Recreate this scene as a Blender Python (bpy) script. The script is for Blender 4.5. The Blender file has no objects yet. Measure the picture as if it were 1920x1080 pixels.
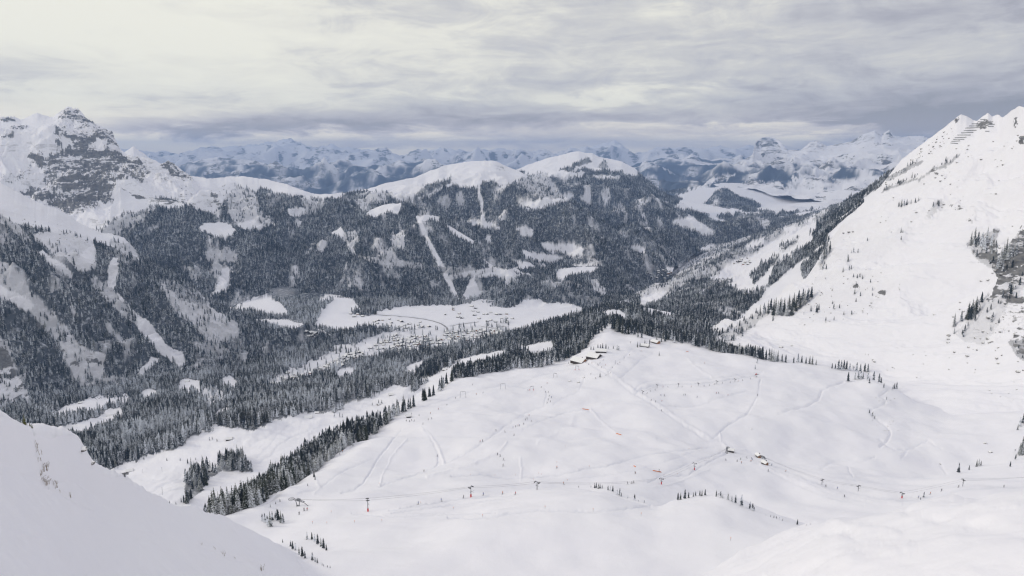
import bpy, bmesh, math, random
import numpy as np
from mathutils import Vector, Matrix
random.seed(7); RNG = np.random.default_rng(11)
SC = bpy.context.scene; COL = SC.collection
R = math.radians
# ------------------------------------------------------------------ camera
F = 1371.0; TILT = R(10.54); CAMZ = 1200.0
cam_d = bpy.data.cameras.new("camera"); cam = bpy.data.objects.new("camera", cam_d); COL.objects.link(cam)
cam.location = (0, 0, CAMZ); cam.rotation_euler = (R(90) - TILT, 0, 0)
cam_d.sensor_width = 36; cam_d.lens = 36 * F / 1920; cam_d.clip_start = 1; cam_d.clip_end = 200000
SC.camera = cam
CT, ST = math.cos(TILT), math.sin(TILT)
def pix_dir(u, v):
    x = (np.asarray(u, float) - 960) / F; y = -(np.asarray(v, float) - 540) / F
    return x, y * ST + CT, y * CT - ST
def at(u, v, D):
    dx, dy, dz = pix_dir(u, v); s = D / dy
    return dx * s, D + 0 * dx, CAMZ + dz * s
def proj(x, y, z):
    z = z - CAMZ; f = y * CT - z * ST; up = y * ST + z * CT
    f = np.maximum(f, 1e-3)
    return 960 + F * x / f, 540 - F * up / f
# ------------------------------------------------------------------ exposure, sun
SC.view_settings.view_transform = 'Standard'; SC.view_settings.look = 'None'
SC.view_settings.exposure = -0.08; SC.view_settings.gamma = 1
SUN_EL, SUN_AZ = 24.0, -76.0          # azimuth measured from the view direction (+Y) towards +X
sl = bpy.data.lights.new("sun", 'SUN'); sl.energy = 1.45; sl.angle = R(10); sl.color = (1.0, 0.92, 0.74)
so = bpy.data.objects.new("sun", sl); COL.objects.link(so)
sd = Vector((math.sin(R(SUN_AZ)) * math.cos(R(SUN_EL)), math.cos(R(SUN_AZ)) * math.cos(R(SUN_EL)), math.sin(R(SUN_EL))))
so.rotation_euler = sd.to_track_quat('Z', 'Y').to_euler(); so.location = (0, 0, CAMZ + 500)
# ------------------------------------------------------------------ node helpers
class NT:
    def __init__(s, tree): s.t = tree; s.n = tree.nodes; s.l = tree.links
    def new(s, typ, ins=None, **kw):
        n = s.n.new(typ)
        for k, v in kw.items(): setattr(n, k, v)
        for k, v in (ins or {}).items(): s.set(n.inputs[k], v)
        return n
    def set(s, inp, v):
        if hasattr(v, 'is_output'): s.l.new(v, inp)
        else: inp.default_value = v
    def m(s, op, a, b=0.0, c=None, clamp=False):
        n = s.n.new('ShaderNodeMath'); n.operation = op; n.use_clamp = clamp
        s.set(n.inputs[0], a); s.set(n.inputs[1], b)
        if c is not None: s.set(n.inputs[2], c)
        return n.outputs[0]
    def mix(s, f, a, b):
        n = s.n.new('ShaderNodeMix'); n.data_type = 'RGBA'
        s.set(n.inputs['Factor'], f); s.set(n.inputs[6], a); s.set(n.inputs[7], b)
        return n.outputs[2]
    def noise(s, vec, scale, detail=4, rough=.55, dist=0.0):
        n = s.new('ShaderNodeTexNoise', {'Scale': scale, 'Detail': detail, 'Roughness': rough, 'Distortion': dist})
        if vec is not None: s.l.new(vec, n.inputs['Vector'])
        return n.outputs['Fac']
    def ss(s, x, a, b):
        n = s.new('ShaderNodeMapRange', interpolation_type='SMOOTHSTEP'); s.set(n.inputs[0], x)
        n.inputs[1].default_value = a; n.inputs[2].default_value = b
        return n.outputs[0]
# ------------------------------------------------------------------ world: Nishita sky behind a broken grey overcast
W = bpy.data.worlds.new("World"); SC.world = W; W.use_nodes = True
w = NT(W.node_tree); w.n.clear()
sky = w.new('ShaderNodeTexSky', sky_type='NISHITA', sun_disc=False, sun_elevation=R(SUN_EL), sun_rotation=R(SUN_AZ), altitude=1800)
tc = w.new('ShaderNodeTexCoord').outputs['Generated']
sp = w.new('ShaderNodeSeparateXYZ', {0: tc}); X, Y, Z = sp.outputs
az = w.m('ARCTAN2', X, Y); el = w.m('ARCSINE', Z)
zz = w.m('ADD', w.m('MAXIMUM', Z, 0.0), 0.17)
cx, cy = w.m('DIVIDE', X, zz), w.m('DIVIDE', Y, zz)
cv = w.new('ShaderNodeCombineXYZ', {0: w.m('MULTIPLY', cx, 1.15), 1: cy, 2: 0.0}).outputs[0]
n1 = w.noise(cv, 0.55, 8, .62, .8); n2 = w.noise(cv, 2.2, 8, .66, 1.1)
ev = w.new('ShaderNodeCombineXYZ', {0: w.m('MULTIPLY', az, 3.0), 1: w.m('MULTIPLY', el, 15.0), 2: 3.7}).outputs[0]
n3 = w.noise(ev, 2.6, 8, .62, .5)
def wob(k): return w.m('MULTIPLY', w.m('SUBTRACT', n3, 0.5), k)
wn = w.noise(ev, 2.6, 7, .62, .5)
AZW = w.m('ADD', az, w.m('MULTIPLY', w.m('SUBTRACT', wn, .5), .16)); ELW = w.m('ADD', el, w.m('MULTIPLY', w.m('SUBTRACT', n3, .5), .055))
def blob(u, v, su, sv, amt, acc):
    dx, dy, dz = pix_dir(u, v); a0 = math.atan2(dx, dy); e0 = math.atan2(dz, math.hypot(dx, dy))
    a = w.m('DIVIDE', w.m('SUBTRACT', AZW, a0), su / F); e = w.m('DIVIDE', w.m('SUBTRACT', ELW, e0), sv / F)
    g = w.m('EXPONENT', w.m('MULTIPLY', w.m('ADD', w.m('MULTIPLY', a, a), w.m('MULTIPLY', e, e)), -1.0))
    return w.m('ADD', acc, w.m('MULTIPLY', g, amt))
d = w.m('MULTIPLY', w.m('SUBTRACT', n1, .5), .75); d = w.m('ADD', d, w.m('MULTIPLY', w.m('SUBTRACT', n2, .5), .85)); d = w.m('ADD', d, wob(.8))
d = w.m('ADD', d, w.m('MULTIPLY', w.m('MINIMUM', w.m('MAXIMUM', az, -.65), w.m('SUBTRACT', .72, w.m('MULTIPLY', w.ss(az, .70, 1.3), 1.5))), .40))  # darker rightwards in view; beyond the frame lightened to fill the near slope
for b in [(20,118,140,20,.34),(380,243,230,12,.60),(640,232,260,14,.50),(860,215,330,14,.30),(300,190,150,16,.18),(900,268,210,9,.12),(1120,235,330,22,.12),
          (1650,232,340,16,.30),(1860,212,240,26,.34),(1500,170,420,40,.10),(1150,185,120,12,-.55),(1290,165,120,10,-.30),(1480,262,110,11,-.60),(1400,240,340,6,-.38),(1650,252,200,6,-.25),(1600,258,60,7,.35),
          (735,286,70,5,-.60),(230,272,170,12,-.35),(60,195,190,26,-.26),(300,60,420,70,-.26),(620,258,220,7,-.22),(1600,40,220,30,.12),(1330,25,200,14,-.12)]:
    d = blob(*b, d)
d = w.m('ADD', d, 0.43)
cr = w.new('ShaderNodeValToRGB', {0: d}); e = cr.color_ramp.elements
def s2l(h):
    c = [int(h[i:i + 2], 16) / 255 for i in (0, 2, 4)]
    return tuple((x / 12.92 if x <= .04045 else ((x + .055) / 1.055) ** 2.4) for x in c) + (1,)
e[0].position = 0.0; e[0].color = s2l('fdfbee'); e[1].position = 1.0; e[1].color = s2l('a2a4ae')
for p, h in ((.25, 'f4f2e8'), (.45, 'dedddb'), (.62, 'cfcfd3'), (.8, 'bbbbc4')):
    q = e.new(p); q.color = s2l(h)
SKYK = 0.10
cl = w.new('ShaderNodeVectorMath', operation='SCALE', ); w.l.new(cr.outputs[0], cl.inputs[0]); cl.inputs['Scale'].default_value = 1 / SKYK
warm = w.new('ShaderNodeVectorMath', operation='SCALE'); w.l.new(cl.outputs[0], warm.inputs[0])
# horizon lifted to offset the haze; unseen overhead deck lifted slightly for fill
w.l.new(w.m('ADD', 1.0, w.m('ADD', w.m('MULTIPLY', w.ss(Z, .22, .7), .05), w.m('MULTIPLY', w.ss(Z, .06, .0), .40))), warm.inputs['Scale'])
tint = w.mix(w.ss(Z, .20, .45), w.mix(w.ss(Z, .0, .07), (1.17, 1.05, .93, 1), (1, 1, 1, 1)), (.93, .935, 1.04, 1))  # warm low band offsets blue haze; unseen overhead tinted lavender to colour the snow
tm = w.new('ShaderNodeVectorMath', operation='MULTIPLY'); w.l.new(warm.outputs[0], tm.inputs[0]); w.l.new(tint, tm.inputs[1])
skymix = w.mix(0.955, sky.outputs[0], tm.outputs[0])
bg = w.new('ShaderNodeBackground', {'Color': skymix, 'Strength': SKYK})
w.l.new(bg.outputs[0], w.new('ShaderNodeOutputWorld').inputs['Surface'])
SC.cycles.max_bounces = 5; SC.cycles.diffuse_bounces = 3; SC.cycles.glossy_bounces = 1; SC.cycles.transmission_bounces = 2
SC.cycles.volume_bounces = 0; SC.cycles.transparent_max_bounces = 4; SC.cycles.use_denoising = True
SC.cycles.use_adaptive_sampling = True; SC.cycles.adaptive_threshold = 0.02
SC.cycles.pixel_filter_type = 'BLACKMAN_HARRIS'; SC.cycles.filter_width = 1.3
# ------------------------------------------------------------------ object helpers
def tag(o, label=None, cat=None, group=None, kind=None):
    for k, v in (('label', label), ('category', cat), ('group', group), ('kind', kind)):
        if v: o[k] = v
    return o
def empty(name, loc, rz=0, scale=1.0):
    o = bpy.data.objects.new(name, None); COL.objects.link(o); o.location = loc; o.rotation_euler = (0, 0, rz); o.scale = (scale,) * 3
    o.empty_display_size = .5
    return o
def link(name, me, parent=None, loc=(0, 0, 0)):
    o = bpy.data.objects.new(name, me); COL.objects.link(o); o.location = loc
    if parent is not None: o.parent = parent
    return o
def copy_tree(o, parent=None):
    c = o.copy(); COL.objects.link(c); c.parent = parent
    for ch in o.children: copy_tree(ch, c)
    return c
def principled(name, col, rough=.7, spec=.3, metal=0.0):
    m = bpy.data.materials.new(name); m.use_nodes = True; n = NT(m.node_tree); b = n.n['Principled BSDF']
    g = n.new('ShaderNodeNewGeometry').outputs['Position']
    f = n.noise(g, 1.7, 3)
    n.l.new(n.mix(f, tuple(c * .75 for c in col) + (1,), tuple(min(1, c * 1.2) for c in col) + (1,)), b.inputs['Base Color'])
    b.inputs['Roughness'].default_value = rough; b.inputs['Specular IOR Level'].default_value = spec; b.inputs['Metallic'].default_value = metal
    return m
class MB:
    def __init__(s): s.v = []; s.f = []; s.mi = []
    def face(s, pts, mi=0):
        n = len(s.v); s.v += [tuple(p) for p in pts]; s.f.append(tuple(range(n, n + len(pts)))); s.mi.append(mi)
    def box(s, c, d, rz=0, mi=0, taper=1.0, M=None):
        hx, hy, hz = d[0] / 2, d[1] / 2, d[2] / 2; P = []
        for z in (-1, 1):
            t = taper if z > 0 else 1
            for x, y in ((-1, -1), (1, -1), (1, 1), (-1, 1)):
                p = Vector((x * hx * t, y * hy * t, z * hz)); p.rotate(Matrix.Rotation(rz, 3, 'Z'))
                if M is not None: p = M @ p
                P.append(p + Vector(c))
        for q in ((3, 2, 1, 0), (4, 5, 6, 7), (0, 1, 5, 4), (1, 2, 6, 5), (2, 3, 7, 6), (3, 0, 4, 7)): s.face([P[i] for i in q], mi)
    def tube(s, pts, r, n=6, mi=0, r2=None, cap=True):
        pts = [Vector(p) for p in pts]; rings = []; m = len(pts)
        for i, p in enumerate(pts):
            t = (pts[min(i + 1, m - 1)] - pts[max(i - 1, 0)]).normalized()
            a = t.cross(Vector((0, 0, 1)))
            if a.length < 1e-3: a = t.cross(Vector((1, 0, 0)))
            a.normalize(); b = t.cross(a); rr = r if r2 is None else r + (r2 - r) * i / max(1, m - 1)
            rings.append([p + (a * math.cos(2 * math.pi * k / n) + b * math.sin(2 * math.pi * k / n)) * rr for k in range(n)])
        base = len(s.v)
        for g in rings: s.v += [tuple(q) for q in g]
        for i in range(m - 1):
            for k in range(n):
                s.f.append((base + i * n + k, base + i * n + (k + 1) % n, base + (i + 1) * n + (k + 1) % n, base + (i + 1) * n + k)); s.mi.append(mi)
        if cap:
            s.f.append(tuple(base + k for k in range(n))[::-1]); s.mi.append(mi)
            s.f.append(tuple(base + (m - 1) * n + k for k in range(n))); s.mi.append(mi)
    def mesh(s, name, mats, smooth=False):
        me = bpy.data.meshes.new(name); me.from_pydata(s.v, [], s.f)
        for m in (mats if isinstance(mats, (list, tuple)) else [mats]): me.materials.append(m)
        me.polygons.foreach_set('material_index', s.mi)
        if smooth: me.polygons.foreach_set('use_smooth', [True] * len(s.f))
        me.update(); return me
    def build(s, name, mats, parent=None, loc=(0, 0, 0), smooth=False):
        return link(name, s.mesh(name, mats, smooth), parent, loc)
# ------------------------------------------------------------------ noise
_P = RNG.permutation(4096)
def _h(i, j, s): return _P[(_P[(i + s * 131) & 4095] + j) & 4095]
def perlin(x, y, seed=0):
    xi = np.floor(x).astype(np.int64); yi = np.floor(y).astype(np.int64); xf = x - xi; yf = y - yi
    u = xf ** 3 * (xf * (xf * 6 - 15) + 10); v = yf ** 3 * (yf * (yf * 6 - 15) + 10)
    def g(i, j, dx, dy):
        a = _h(i, j, seed) * (2 * math.pi / 4096); return np.cos(a) * dx + np.sin(a) * dy
    a = g(xi, yi, xf, yf); b = g(xi + 1, yi, xf - 1, yf); c = g(xi, yi + 1, xf, yf - 1); e = g(xi + 1, yi + 1, xf - 1, yf - 1)
    return ((a + u * (b - a)) + v * ((c + u * (e - c)) - (a + u * (b - a)))) * 1.5
def fbm(x, y, sc, oct=5, seed=0, gain=.5, ridged=False):
    t = 0; a = 1; n = 0; x = x / sc; y = y / sc
    for o in range(oct):
        p = perlin(x, y, seed + o * 7)
        if ridged: p = 1 - 2 * np.abs(p); p = p * .8 - .25
        t = t + a * p; n += a; a *= gain; x = x * 2.03 + 17.3; y = y * 2.03 - 9.1
    return t / n
def inpoly(px, py, poly):
    r = np.zeros(px.shape, bool); n = len(poly)
    x0, x1 = min(p[0] for p in poly), max(p[0] for p in poly); y0, y1 = min(p[1] for p in poly), max(p[1] for p in poly)
    s = (px >= x0) & (px <= x1) & (py >= y0) & (py <= y1)
    if not s.any(): return r
    qx, qy = px[s], py[s]; c = np.zeros(qx.shape, bool); j = n - 1
    for i in range(n):
        xi, yi = poly[i]; xj, yj = poly[j]
        if yi != yj:
            c ^= ((yi > qy) != (yj > qy)) & (qx < (xj - xi) * (qy - yi) / (yj - yi) + xi)
        j = i
    r[s] = c; return r
def linedist(px, py, pts):
    """distance in px to a polyline, and signed side"""
    best = np.full(px.shape, 1e9)
    x0, x1 = min(p[0] for p in pts) - 20, max(p[0] for p in pts) + 20; y0, y1 = min(p[1] for p in pts) - 20, max(p[1] for p in pts) + 20
    s = (px > x0) & (px < x1) & (py > y0) & (py < y1)
    if not s.any(): return best
    qx, qy = px[s], py[s]; b = np.full(qx.shape, 1e9)
    for (ax, ay), (bx, by) in zip(pts[:-1], pts[1:]):
        dx, dy = bx - ax, by - ay; L = dx * dx + dy * dy + 1e-9
        t = np.clip(((qx - ax) * dx + (qy - ay) * dy) / L, 0, 1)
        b = np.minimum(b, np.hypot(qx - ax - t * dx, qy - ay - t * dy))
    best[s] = b; return best
def PL(s): return [tuple(float(q) for q in p.split(',')) for p in s.split()]
def pchip(xk, yk, x):
    xk = np.asarray(xk, float); yk = np.asarray(yk, float); h = np.diff(xk); d = np.diff(yk) / h; n = len(xk)
    m = np.zeros(n)
    for i in range(1, n - 1):
        if d[i - 1] * d[i] > 0: m[i] = 2 / (1 / d[i - 1] + 1 / d[i])
    m[0], m[-1] = d[0], d[-1]
    i = np.clip(np.searchsorted(xk, x) - 1, 0, n - 2); t = np.clip((x - xk[i]) / h[i], 0, 1)
    return (2 * t ** 3 - 3 * t ** 2 + 1) * yk[i] + (t ** 3 - 2 * t ** 2 + t) * h[i] * m[i] + (-2 * t ** 3 + 3 * t ** 2) * yk[i + 1] + (t ** 3 - t ** 2) * h[i] * m[i + 1]
# ------------------------------------------------------------------ terrain material
def terrain_material():
    m = bpy.data.materials.new("alpine_snow"); m.use_nodes = True; n = NT(m.node_tree); b = n.n['Principled BSDF']
    pos = n.new('ShaderNodeNewGeometry').outputs['Position']
    nor = n.new('ShaderNodeNewGeometry').outputs['Normal']
    fo = n.new('ShaderNodeAttribute', attribute_name='forest').outputs['Fac']
    ro = n.new('ShaderNodeAttribute', attribute_name='rock').outputs['Fac']
    gr = n.new('ShaderNodeAttribute', attribute_name='carved').outputs['Fac']
    sn = n.mix(n.noise(pos, .012, 5, .6), (.79, .785, .855, 1), (.835, .835, .875, 1))
    sn = n.mix(n.m('MULTIPLY', gr, .8), sn, (.69, .70, .77, 1))  # snow tinted darker along the carved lines: tracks, roads and stream beds
    # forest floor: dark brushwood with snow between
    a = n.noise(pos, .055, 4, .7); fl = n.mix(n.ss(a, .47, .74), (.045, .056, .07, 1), (.55, .57, .62, 1))
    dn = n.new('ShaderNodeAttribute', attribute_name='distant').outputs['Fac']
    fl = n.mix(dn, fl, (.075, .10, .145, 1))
    c = n.mix(fo, sn, fl)
    # layered limestone: bands distorted by folding, snow resting on the ledges
    sc = n.new('ShaderNodeMapping', {'Rotation': (R(24), R(-30), R(12)), 'Scale': (.25, .35, 1.0)}); n.l.new(pos, sc.inputs[0])
    band = n.noise(sc.outputs[0], .022, 7, .62, 1.6); fine = n.noise(sc.outputs[0], .10, 5, .7, .7)
    rc = n.mix(n.ss(fine, .3, .7), (.085, .088, .10, 1), (.24, .238, .24, 1))
    slope = n.new('ShaderNodeSeparateXYZ', {0: nor}).outputs[2]
    bare = n.m('ADD', n.m('MULTIPLY', n.m('SUBTRACT', band, .5), 4.2), n.m('MULTIPLY', n.m('SUBTRACT', fine, .5), 3.0))
    bare = n.m('ADD', bare, n.m('MULTIPLY', n.m('SUBTRACT', ro, .80), 1.5)); bare = n.m('SUBTRACT', bare, n.m('MULTIPLY', n.m('SUBTRACT', slope, .70), 1.8))
    bare = n.m('ADD', bare, n.m('MULTIPLY', n.m('SUBTRACT', n.noise(sc.outputs[0], .0055, 5, .6, 1.2), .47), 5.0))
    bare = n.m('MULTIPLY', n.ss(bare, -.12, .25), n.ss(ro, .03, .25))
    c = n.mix(bare, c, rc)
    n.l.new(c, b.inputs['Base Color']); b.inputs['Roughness'].default_value = .75; b.inputs['Specular IOR Level'].default_value = .12
    bn = n.noise(pos, .35, 6, .62)
    bu = n.new('ShaderNodeBump', {'Strength': .18, 'Distance': 1.0, 'Height': bn}); sm_ = n.new('ShaderNodeMapping', {'Rotation': (0, 0, R(35)), 'Scale': (1, .22, 1)}); n.l.new(pos, sm_.inputs[0])
    b2 = n.new('ShaderNodeBump', {'Strength': .30, 'Distance': .25, 'Height': n.noise(sm_.outputs[0], 1.6, 6, .65, .4)}); n.l.new(bu.outputs[0], b2.inputs['Normal']); n.l.new(b2.outputs[0], b.inputs['Normal'])
    return m
TM = terrain_material()
# ------------------------------------------------------------------ terrain sheets
SHEETS = {}
def sheet(name, obj_name, u0, u1, du, curves, back=None, step=2.2, mode='pchip', amp=0, scale=400, taper=None, ridged=True, stretch=1.0, skew=0.0,
          seed=1, forest=None, rock=None, carve=None, jag=0, bumps=None, fine=0, fscale=25, nback=6, label=None, treeline=None, oct=6, csm=30, cpow=4, far=None, floor_min=.10, rrel=0, jf=1.0, hclear=9.0):
    U = np.arange(u0, u1 + du, du, dtype=float); K = len(curves)
    V = np.zeros((K, len(U))); D = np.zeros((K, len(U)))
    for k, c in enumerate(curves):
        c = sorted(c); cu = [p[0] for p in c]
        f = pchip if (mode == 'pchip' or k < K - 1) else (lambda a, b_, x: np.interp(x, a, b_))
        Uc = np.clip(U, cu[0], cu[-1])
        V[k] = f(cu, [p[1] for p in c], Uc); D[k] = pchip(cu, [p[2] for p in c], Uc)
    if jag:                                   # rough skyline
        V[K - 1] += jag * fbm(U * 1.0, U * 0 + seed * 3.3, 14, 4, seed, .6)
    for k in range(1, K): D[k] = np.maximum(D[k], D[k - 1] * 1.01 + 1)
    x, y, z = at(U[None, :], V, D)
    bl = (back if isinstance(back, list) else [back]) if back else []
    for dD, sl_ in bl:
        sv = np.interp(U, [p[0] for p in sl_], [p[1] for p in sl_]) if isinstance(sl_, list) else sl_
        x = np.vstack([x, x[-1] * (1 + dD / y[-1])]); z = np.vstack([z, z[-1] - sv * dD]); y = np.vstack([y, y[-1] + dD]); K += 1
        V = np.vstack([V, V[-1]])
    NB = len(bl)
    rows = []
    for k in range(K - 1):
        n = nback if (k >= K - 1 - NB) else int(np.clip(np.max(np.abs(V[k + 1] - V[k])) / step, 5, 330))
        rows += [k + i / n for i in range(n)]
    rows.append(K - 1.0); rows = np.array(rows); ki = np.minimum(rows.astype(int), K - 2); t = rows - ki
    ly = np.log(y); LY = ly[ki] + (ly[ki + 1] - ly[ki]) * t[:, None]; YY = np.exp(LY)
    ratio = x / y; RR = ratio[ki] + (ratio[ki + 1] - ratio[ki]) * t[:, None]; XX = RR * YY
    ZZ = np.zeros_like(YY)
    if mode == 'pchip':
        h = np.diff(y, axis=0); dl = np.diff(z, axis=0) / h; m = np.zeros_like(z)
        a, b_ = dl[:-1], dl[1:]; w1 = 2 * h[1:] + h[:-1]; w2 = h[1:] + 2 * h[:-1]
        ok = a * b_ > 0; q = np.where(ok, (w1 + w2) / (w1 / np.where(ok, a, 1) + w2 / np.where(ok, b_, 1)), 0); m[1:-1] = q; m[0] = dl[0]; m[-1] = dl[-1]
        T = (YY - y[ki]) / h[ki]; H = h[ki]
        ZZ = (2 * T ** 3 - 3 * T ** 2 + 1) * z[ki] + (T ** 3 - 2 * T ** 2 + T) * H * m[ki] + (-2 * T ** 3 + 3 * T ** 2) * z[ki + 1] + (T ** 3 - T ** 2) * H * m[ki + 1]
    else:
        T = (YY - y[ki]) / (y[ki + 1] - y[ki]); ZZ = z[ki] + (z[ki + 1] - z[ki]) * T
    kc = K - 2 - NB              # the last visible segment ends at the skyline
    zc = z[kc + 1]; kr = np.exp(-(np.arange(-60, 61) * du / csm) ** 2); kr /= kr.sum()
    zs = np.convolve(np.pad(zc, 60, mode='edge'), kr, 'valid'); det = zc - zs
    kk = rows - kc; wgt = np.clip(np.where(kk <= 1, kk, 2 - kk), 0, 1); base_w = np.where(kk <= 1, np.clip(kk, 0, 1), np.clip(2 - kk, 0, 1))
    ZZ += det[None, :] * (wgt ** cpow - base_w)[:, None]
    if amp:
        amp = amp * 1.9; tp = np.ones(K) if taper is None else np.array(list(taper) + [taper[-1]] * (K - len(taper)))
        tw = (tp[ki] + (tp[np.minimum(ki + 1, K - 1)] - tp[ki]) * (t * t * (3 - 2 * t)))[:, None]
        nx, ny = XX + skew * YY, YY / stretch
        wx = fbm(nx, ny, scale * 1.5, 3, seed + 50) * scale * .35
        ZZ += amp * tw * fbm(nx + wx, ny - wx, scale, oct, seed, .5, ridged)
    if bumps:
        for (ba, bs, sd_) in bumps: ZZ += ba * fbm(XX, YY, bs, 3, sd_)
    if fine: ZZ += fine * fbm(XX, YY, fscale, 4, seed + 90)
    PU, PV = proj(XX, YY, ZZ); G = np.zeros_like(ZZ)
    if carve:
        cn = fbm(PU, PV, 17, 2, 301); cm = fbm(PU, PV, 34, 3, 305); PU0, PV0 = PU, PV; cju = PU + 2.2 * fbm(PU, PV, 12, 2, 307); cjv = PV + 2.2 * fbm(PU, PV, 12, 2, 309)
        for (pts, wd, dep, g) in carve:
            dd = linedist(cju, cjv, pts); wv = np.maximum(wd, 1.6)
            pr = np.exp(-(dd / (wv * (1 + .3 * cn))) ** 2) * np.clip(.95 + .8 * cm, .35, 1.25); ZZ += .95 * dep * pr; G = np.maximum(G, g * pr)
    JA, JB, JC = fbm(PU, PV, 26, 4, seed + 20, .6), fbm(PU, PV, 22, 4, seed + 31, .6), fbm(PU, PV, 7, 3, seed + 37, .6)
    HP = hclear * F / np.maximum(YY, 500); FSPEC = forest[1] if forest else None
    def mask(spec, base):
        M = np.full(ZZ.shape, float(base))
        if treeline:
            zt, zw = treeline; zz_ = ZZ - CAMZ + 90 * fbm(XX, YY, 500, 4, seed + 5); M *= 1 / (1 + np.exp((zz_ - zt) / zw))
        for (dens, jit, poly) in spec:
            ju = PU + jf * jit * (1.5 * JA + .9 * JC); jv = PV + jf * jit * (1.1 * JB + .7 * JC)
            hit = inpoly(ju, jv, poly)
            if dens < .5 and spec is FSPEC: hit |= inpoly(ju, jv - HP, poly)
            M[hit] = dens
        return M
    FO = mask(forest[1], forest[0]) if forest else np.zeros_like(ZZ)
    tl, treeline = treeline, None
    if forest and not far:
        dx_, dy_ = XX, YY / 2.6; st = fbm(dx_ + .25 * YY, dy_, 150, 5, seed + 41, .6); s2_ = fbm(XX, YY / 1.6, 420, 4, seed + 43)
        thin_ = np.clip(1.34 + 2.7 * st + 1.2 * s2_, .0, 1.0) ** 1.3
        FO = np.where(FO > .9, FO * np.maximum(thin_, floor_min), FO)
    RO = mask(rock[1], rock[0]) if rock else np.zeros_like(ZZ)
    if rrel: ZZ += rrel * np.clip(RO, 0, 1) * (fbm(XX + .4 * YY, YY * .6, 55, 5, seed + 71, .6, True) + .6 * fbm(XX + .4 * YY, ZZ, 14, 3, seed + 73, .6))
    if far:
        fs, ft, rs, rt = far; px_ = YY / F
        q = FO * 1.0 - .5 + 1.5 * fbm(XX, YY / 1.6, fs, 6, seed + 61, .65); FO = 1 / (1 + np.exp(-(q - ft) * 16))
        q = fbm(XX + .3 * YY, YY / 2.2, rs, 6, seed + 63, .62) + (RO - .3); RO = 1 / (1 + np.exp(-(q - rt) * 22)) * (1 - FO)
    nv, nu = ZZ.shape; idx = np.arange(nv * nu).reshape(nv, nu)
    me = bpy.data.meshes.new(obj_name); co = np.stack([XX, YY, ZZ], -1).reshape(-1, 3)
    q = np.stack([idx[:-1, :-1], idx[:-1, 1:], idx[1:, 1:], idx[1:, :-1]], -1).reshape(-1, 4)
    me.vertices.add(len(co)); me.vertices.foreach_set('co', co.astype(np.float32).ravel())
    me.loops.add(q.size); me.loops.foreach_set('vertex_index', q.astype(np.int32).ravel())
    me.polygons.add(len(q)); me.polygons.foreach_set('loop_start', np.arange(0, q.size, 4, dtype=np.int32))
    me.polygons.foreach_set('use_smooth', np.ones(len(q), bool)); me.update()
    for nm, A in (('forest', FO), ('rock', RO), ('carved', G)):
        at_ = me.attributes.new(nm, 'FLOAT', 'POINT'); at_.data.foreach_set('value', np.clip(A, 0, 1).astype(np.float32).ravel())
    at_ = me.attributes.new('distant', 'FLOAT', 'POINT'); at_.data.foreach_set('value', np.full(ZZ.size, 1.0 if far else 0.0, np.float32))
    me.materials.append(TM)
    o = link(obj_name, me); tag(o, kind='structure')
    SHEETS[name] = dict(X=XX, Y=YY, Z=ZZ, F=FO, back=nback * NB, PU=PU, PV=PV, obj=o)
    return o
def cv(D, s): return [(p[0], p[1], (p[2] if len(p) > 2 else D)) for p in PL(s)]
# one colour of snow everywhere, a plain low sheet under it all
gb = MB(); gb.face([(-31000, -2500, 150), (31000, -2500, 150), (31000, 38500, 150), (-31000, 38500, 150)])
tag(gb.build('ground', TM), kind='structure')

# far ranges
sheet('F1', 'far_range', -150, 2080, 3, [cv(24000, '-150,350 2080,350'), cv(0, '-150,310,27000 700,312,27000 1100,310,27000 2080,310,27000'),
    cv(31000, '-150,270 200,280 260,284 290,296 310,285 330,291 370,287 397,277 420,281 440,276 475,272 500,267 545,265 560,271 590,279 620,276 640,279 665,280 690,284 705,286 732,298 750,300 767,296 792,286 830,280 855,282 880,289 905,282 947,281 985,285 1022,291 1060,290 1100,282 1135,272 1154,265 1172,275 1185,286 1225,287 1262,285 1322,285 1350,274 1362,280 1385,279 1402,276 1420,283 1500,284 2080,280')],
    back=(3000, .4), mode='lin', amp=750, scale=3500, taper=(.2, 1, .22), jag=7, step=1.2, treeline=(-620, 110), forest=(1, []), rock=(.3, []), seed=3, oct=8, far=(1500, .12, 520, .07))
sheet('F2', 'far_valley_slope', 180, 900, 2.4, [cv(14500, '180,385 480,400 900,400'), cv(0, '180,345,16500 430,340,16500 620,338,16500 760,335,16500 900,335,16500'),
    cv(19000, '180,318 300,318 340,312 380,304 430,300 470,303 500,312 557,338 590,322 615,310 635,300 655,305 680,316 705,322 725,312 750,302 767,312 795,301 825,317 860,312 900,318')],
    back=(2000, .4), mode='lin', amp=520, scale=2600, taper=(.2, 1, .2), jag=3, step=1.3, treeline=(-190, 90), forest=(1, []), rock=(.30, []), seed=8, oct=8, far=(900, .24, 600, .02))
sheet('F3', 'far_valley_flank', 1120, 1480, 2.4, [cv(14500, '1120,380 1480,380'), cv(17000, '1120,345 1480,345'),
    cv(21000, '1120,315 1180,312 1210,303 1235,296 1260,297 1275,305 1297,292 1315,302 1335,300 1350,294 1370,296 1390,287 1402,300 1430,305 1480,300')],
    back=(2000, .4), mode='lin', amp=520, scale=2400, taper=(.2, 1, .2), jag=3, step=1.3, treeline=(-190, 90), forest=(1, []), rock=(.30, []), seed=13, oct=8, far=(900, .20, 600, .0))
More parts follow.
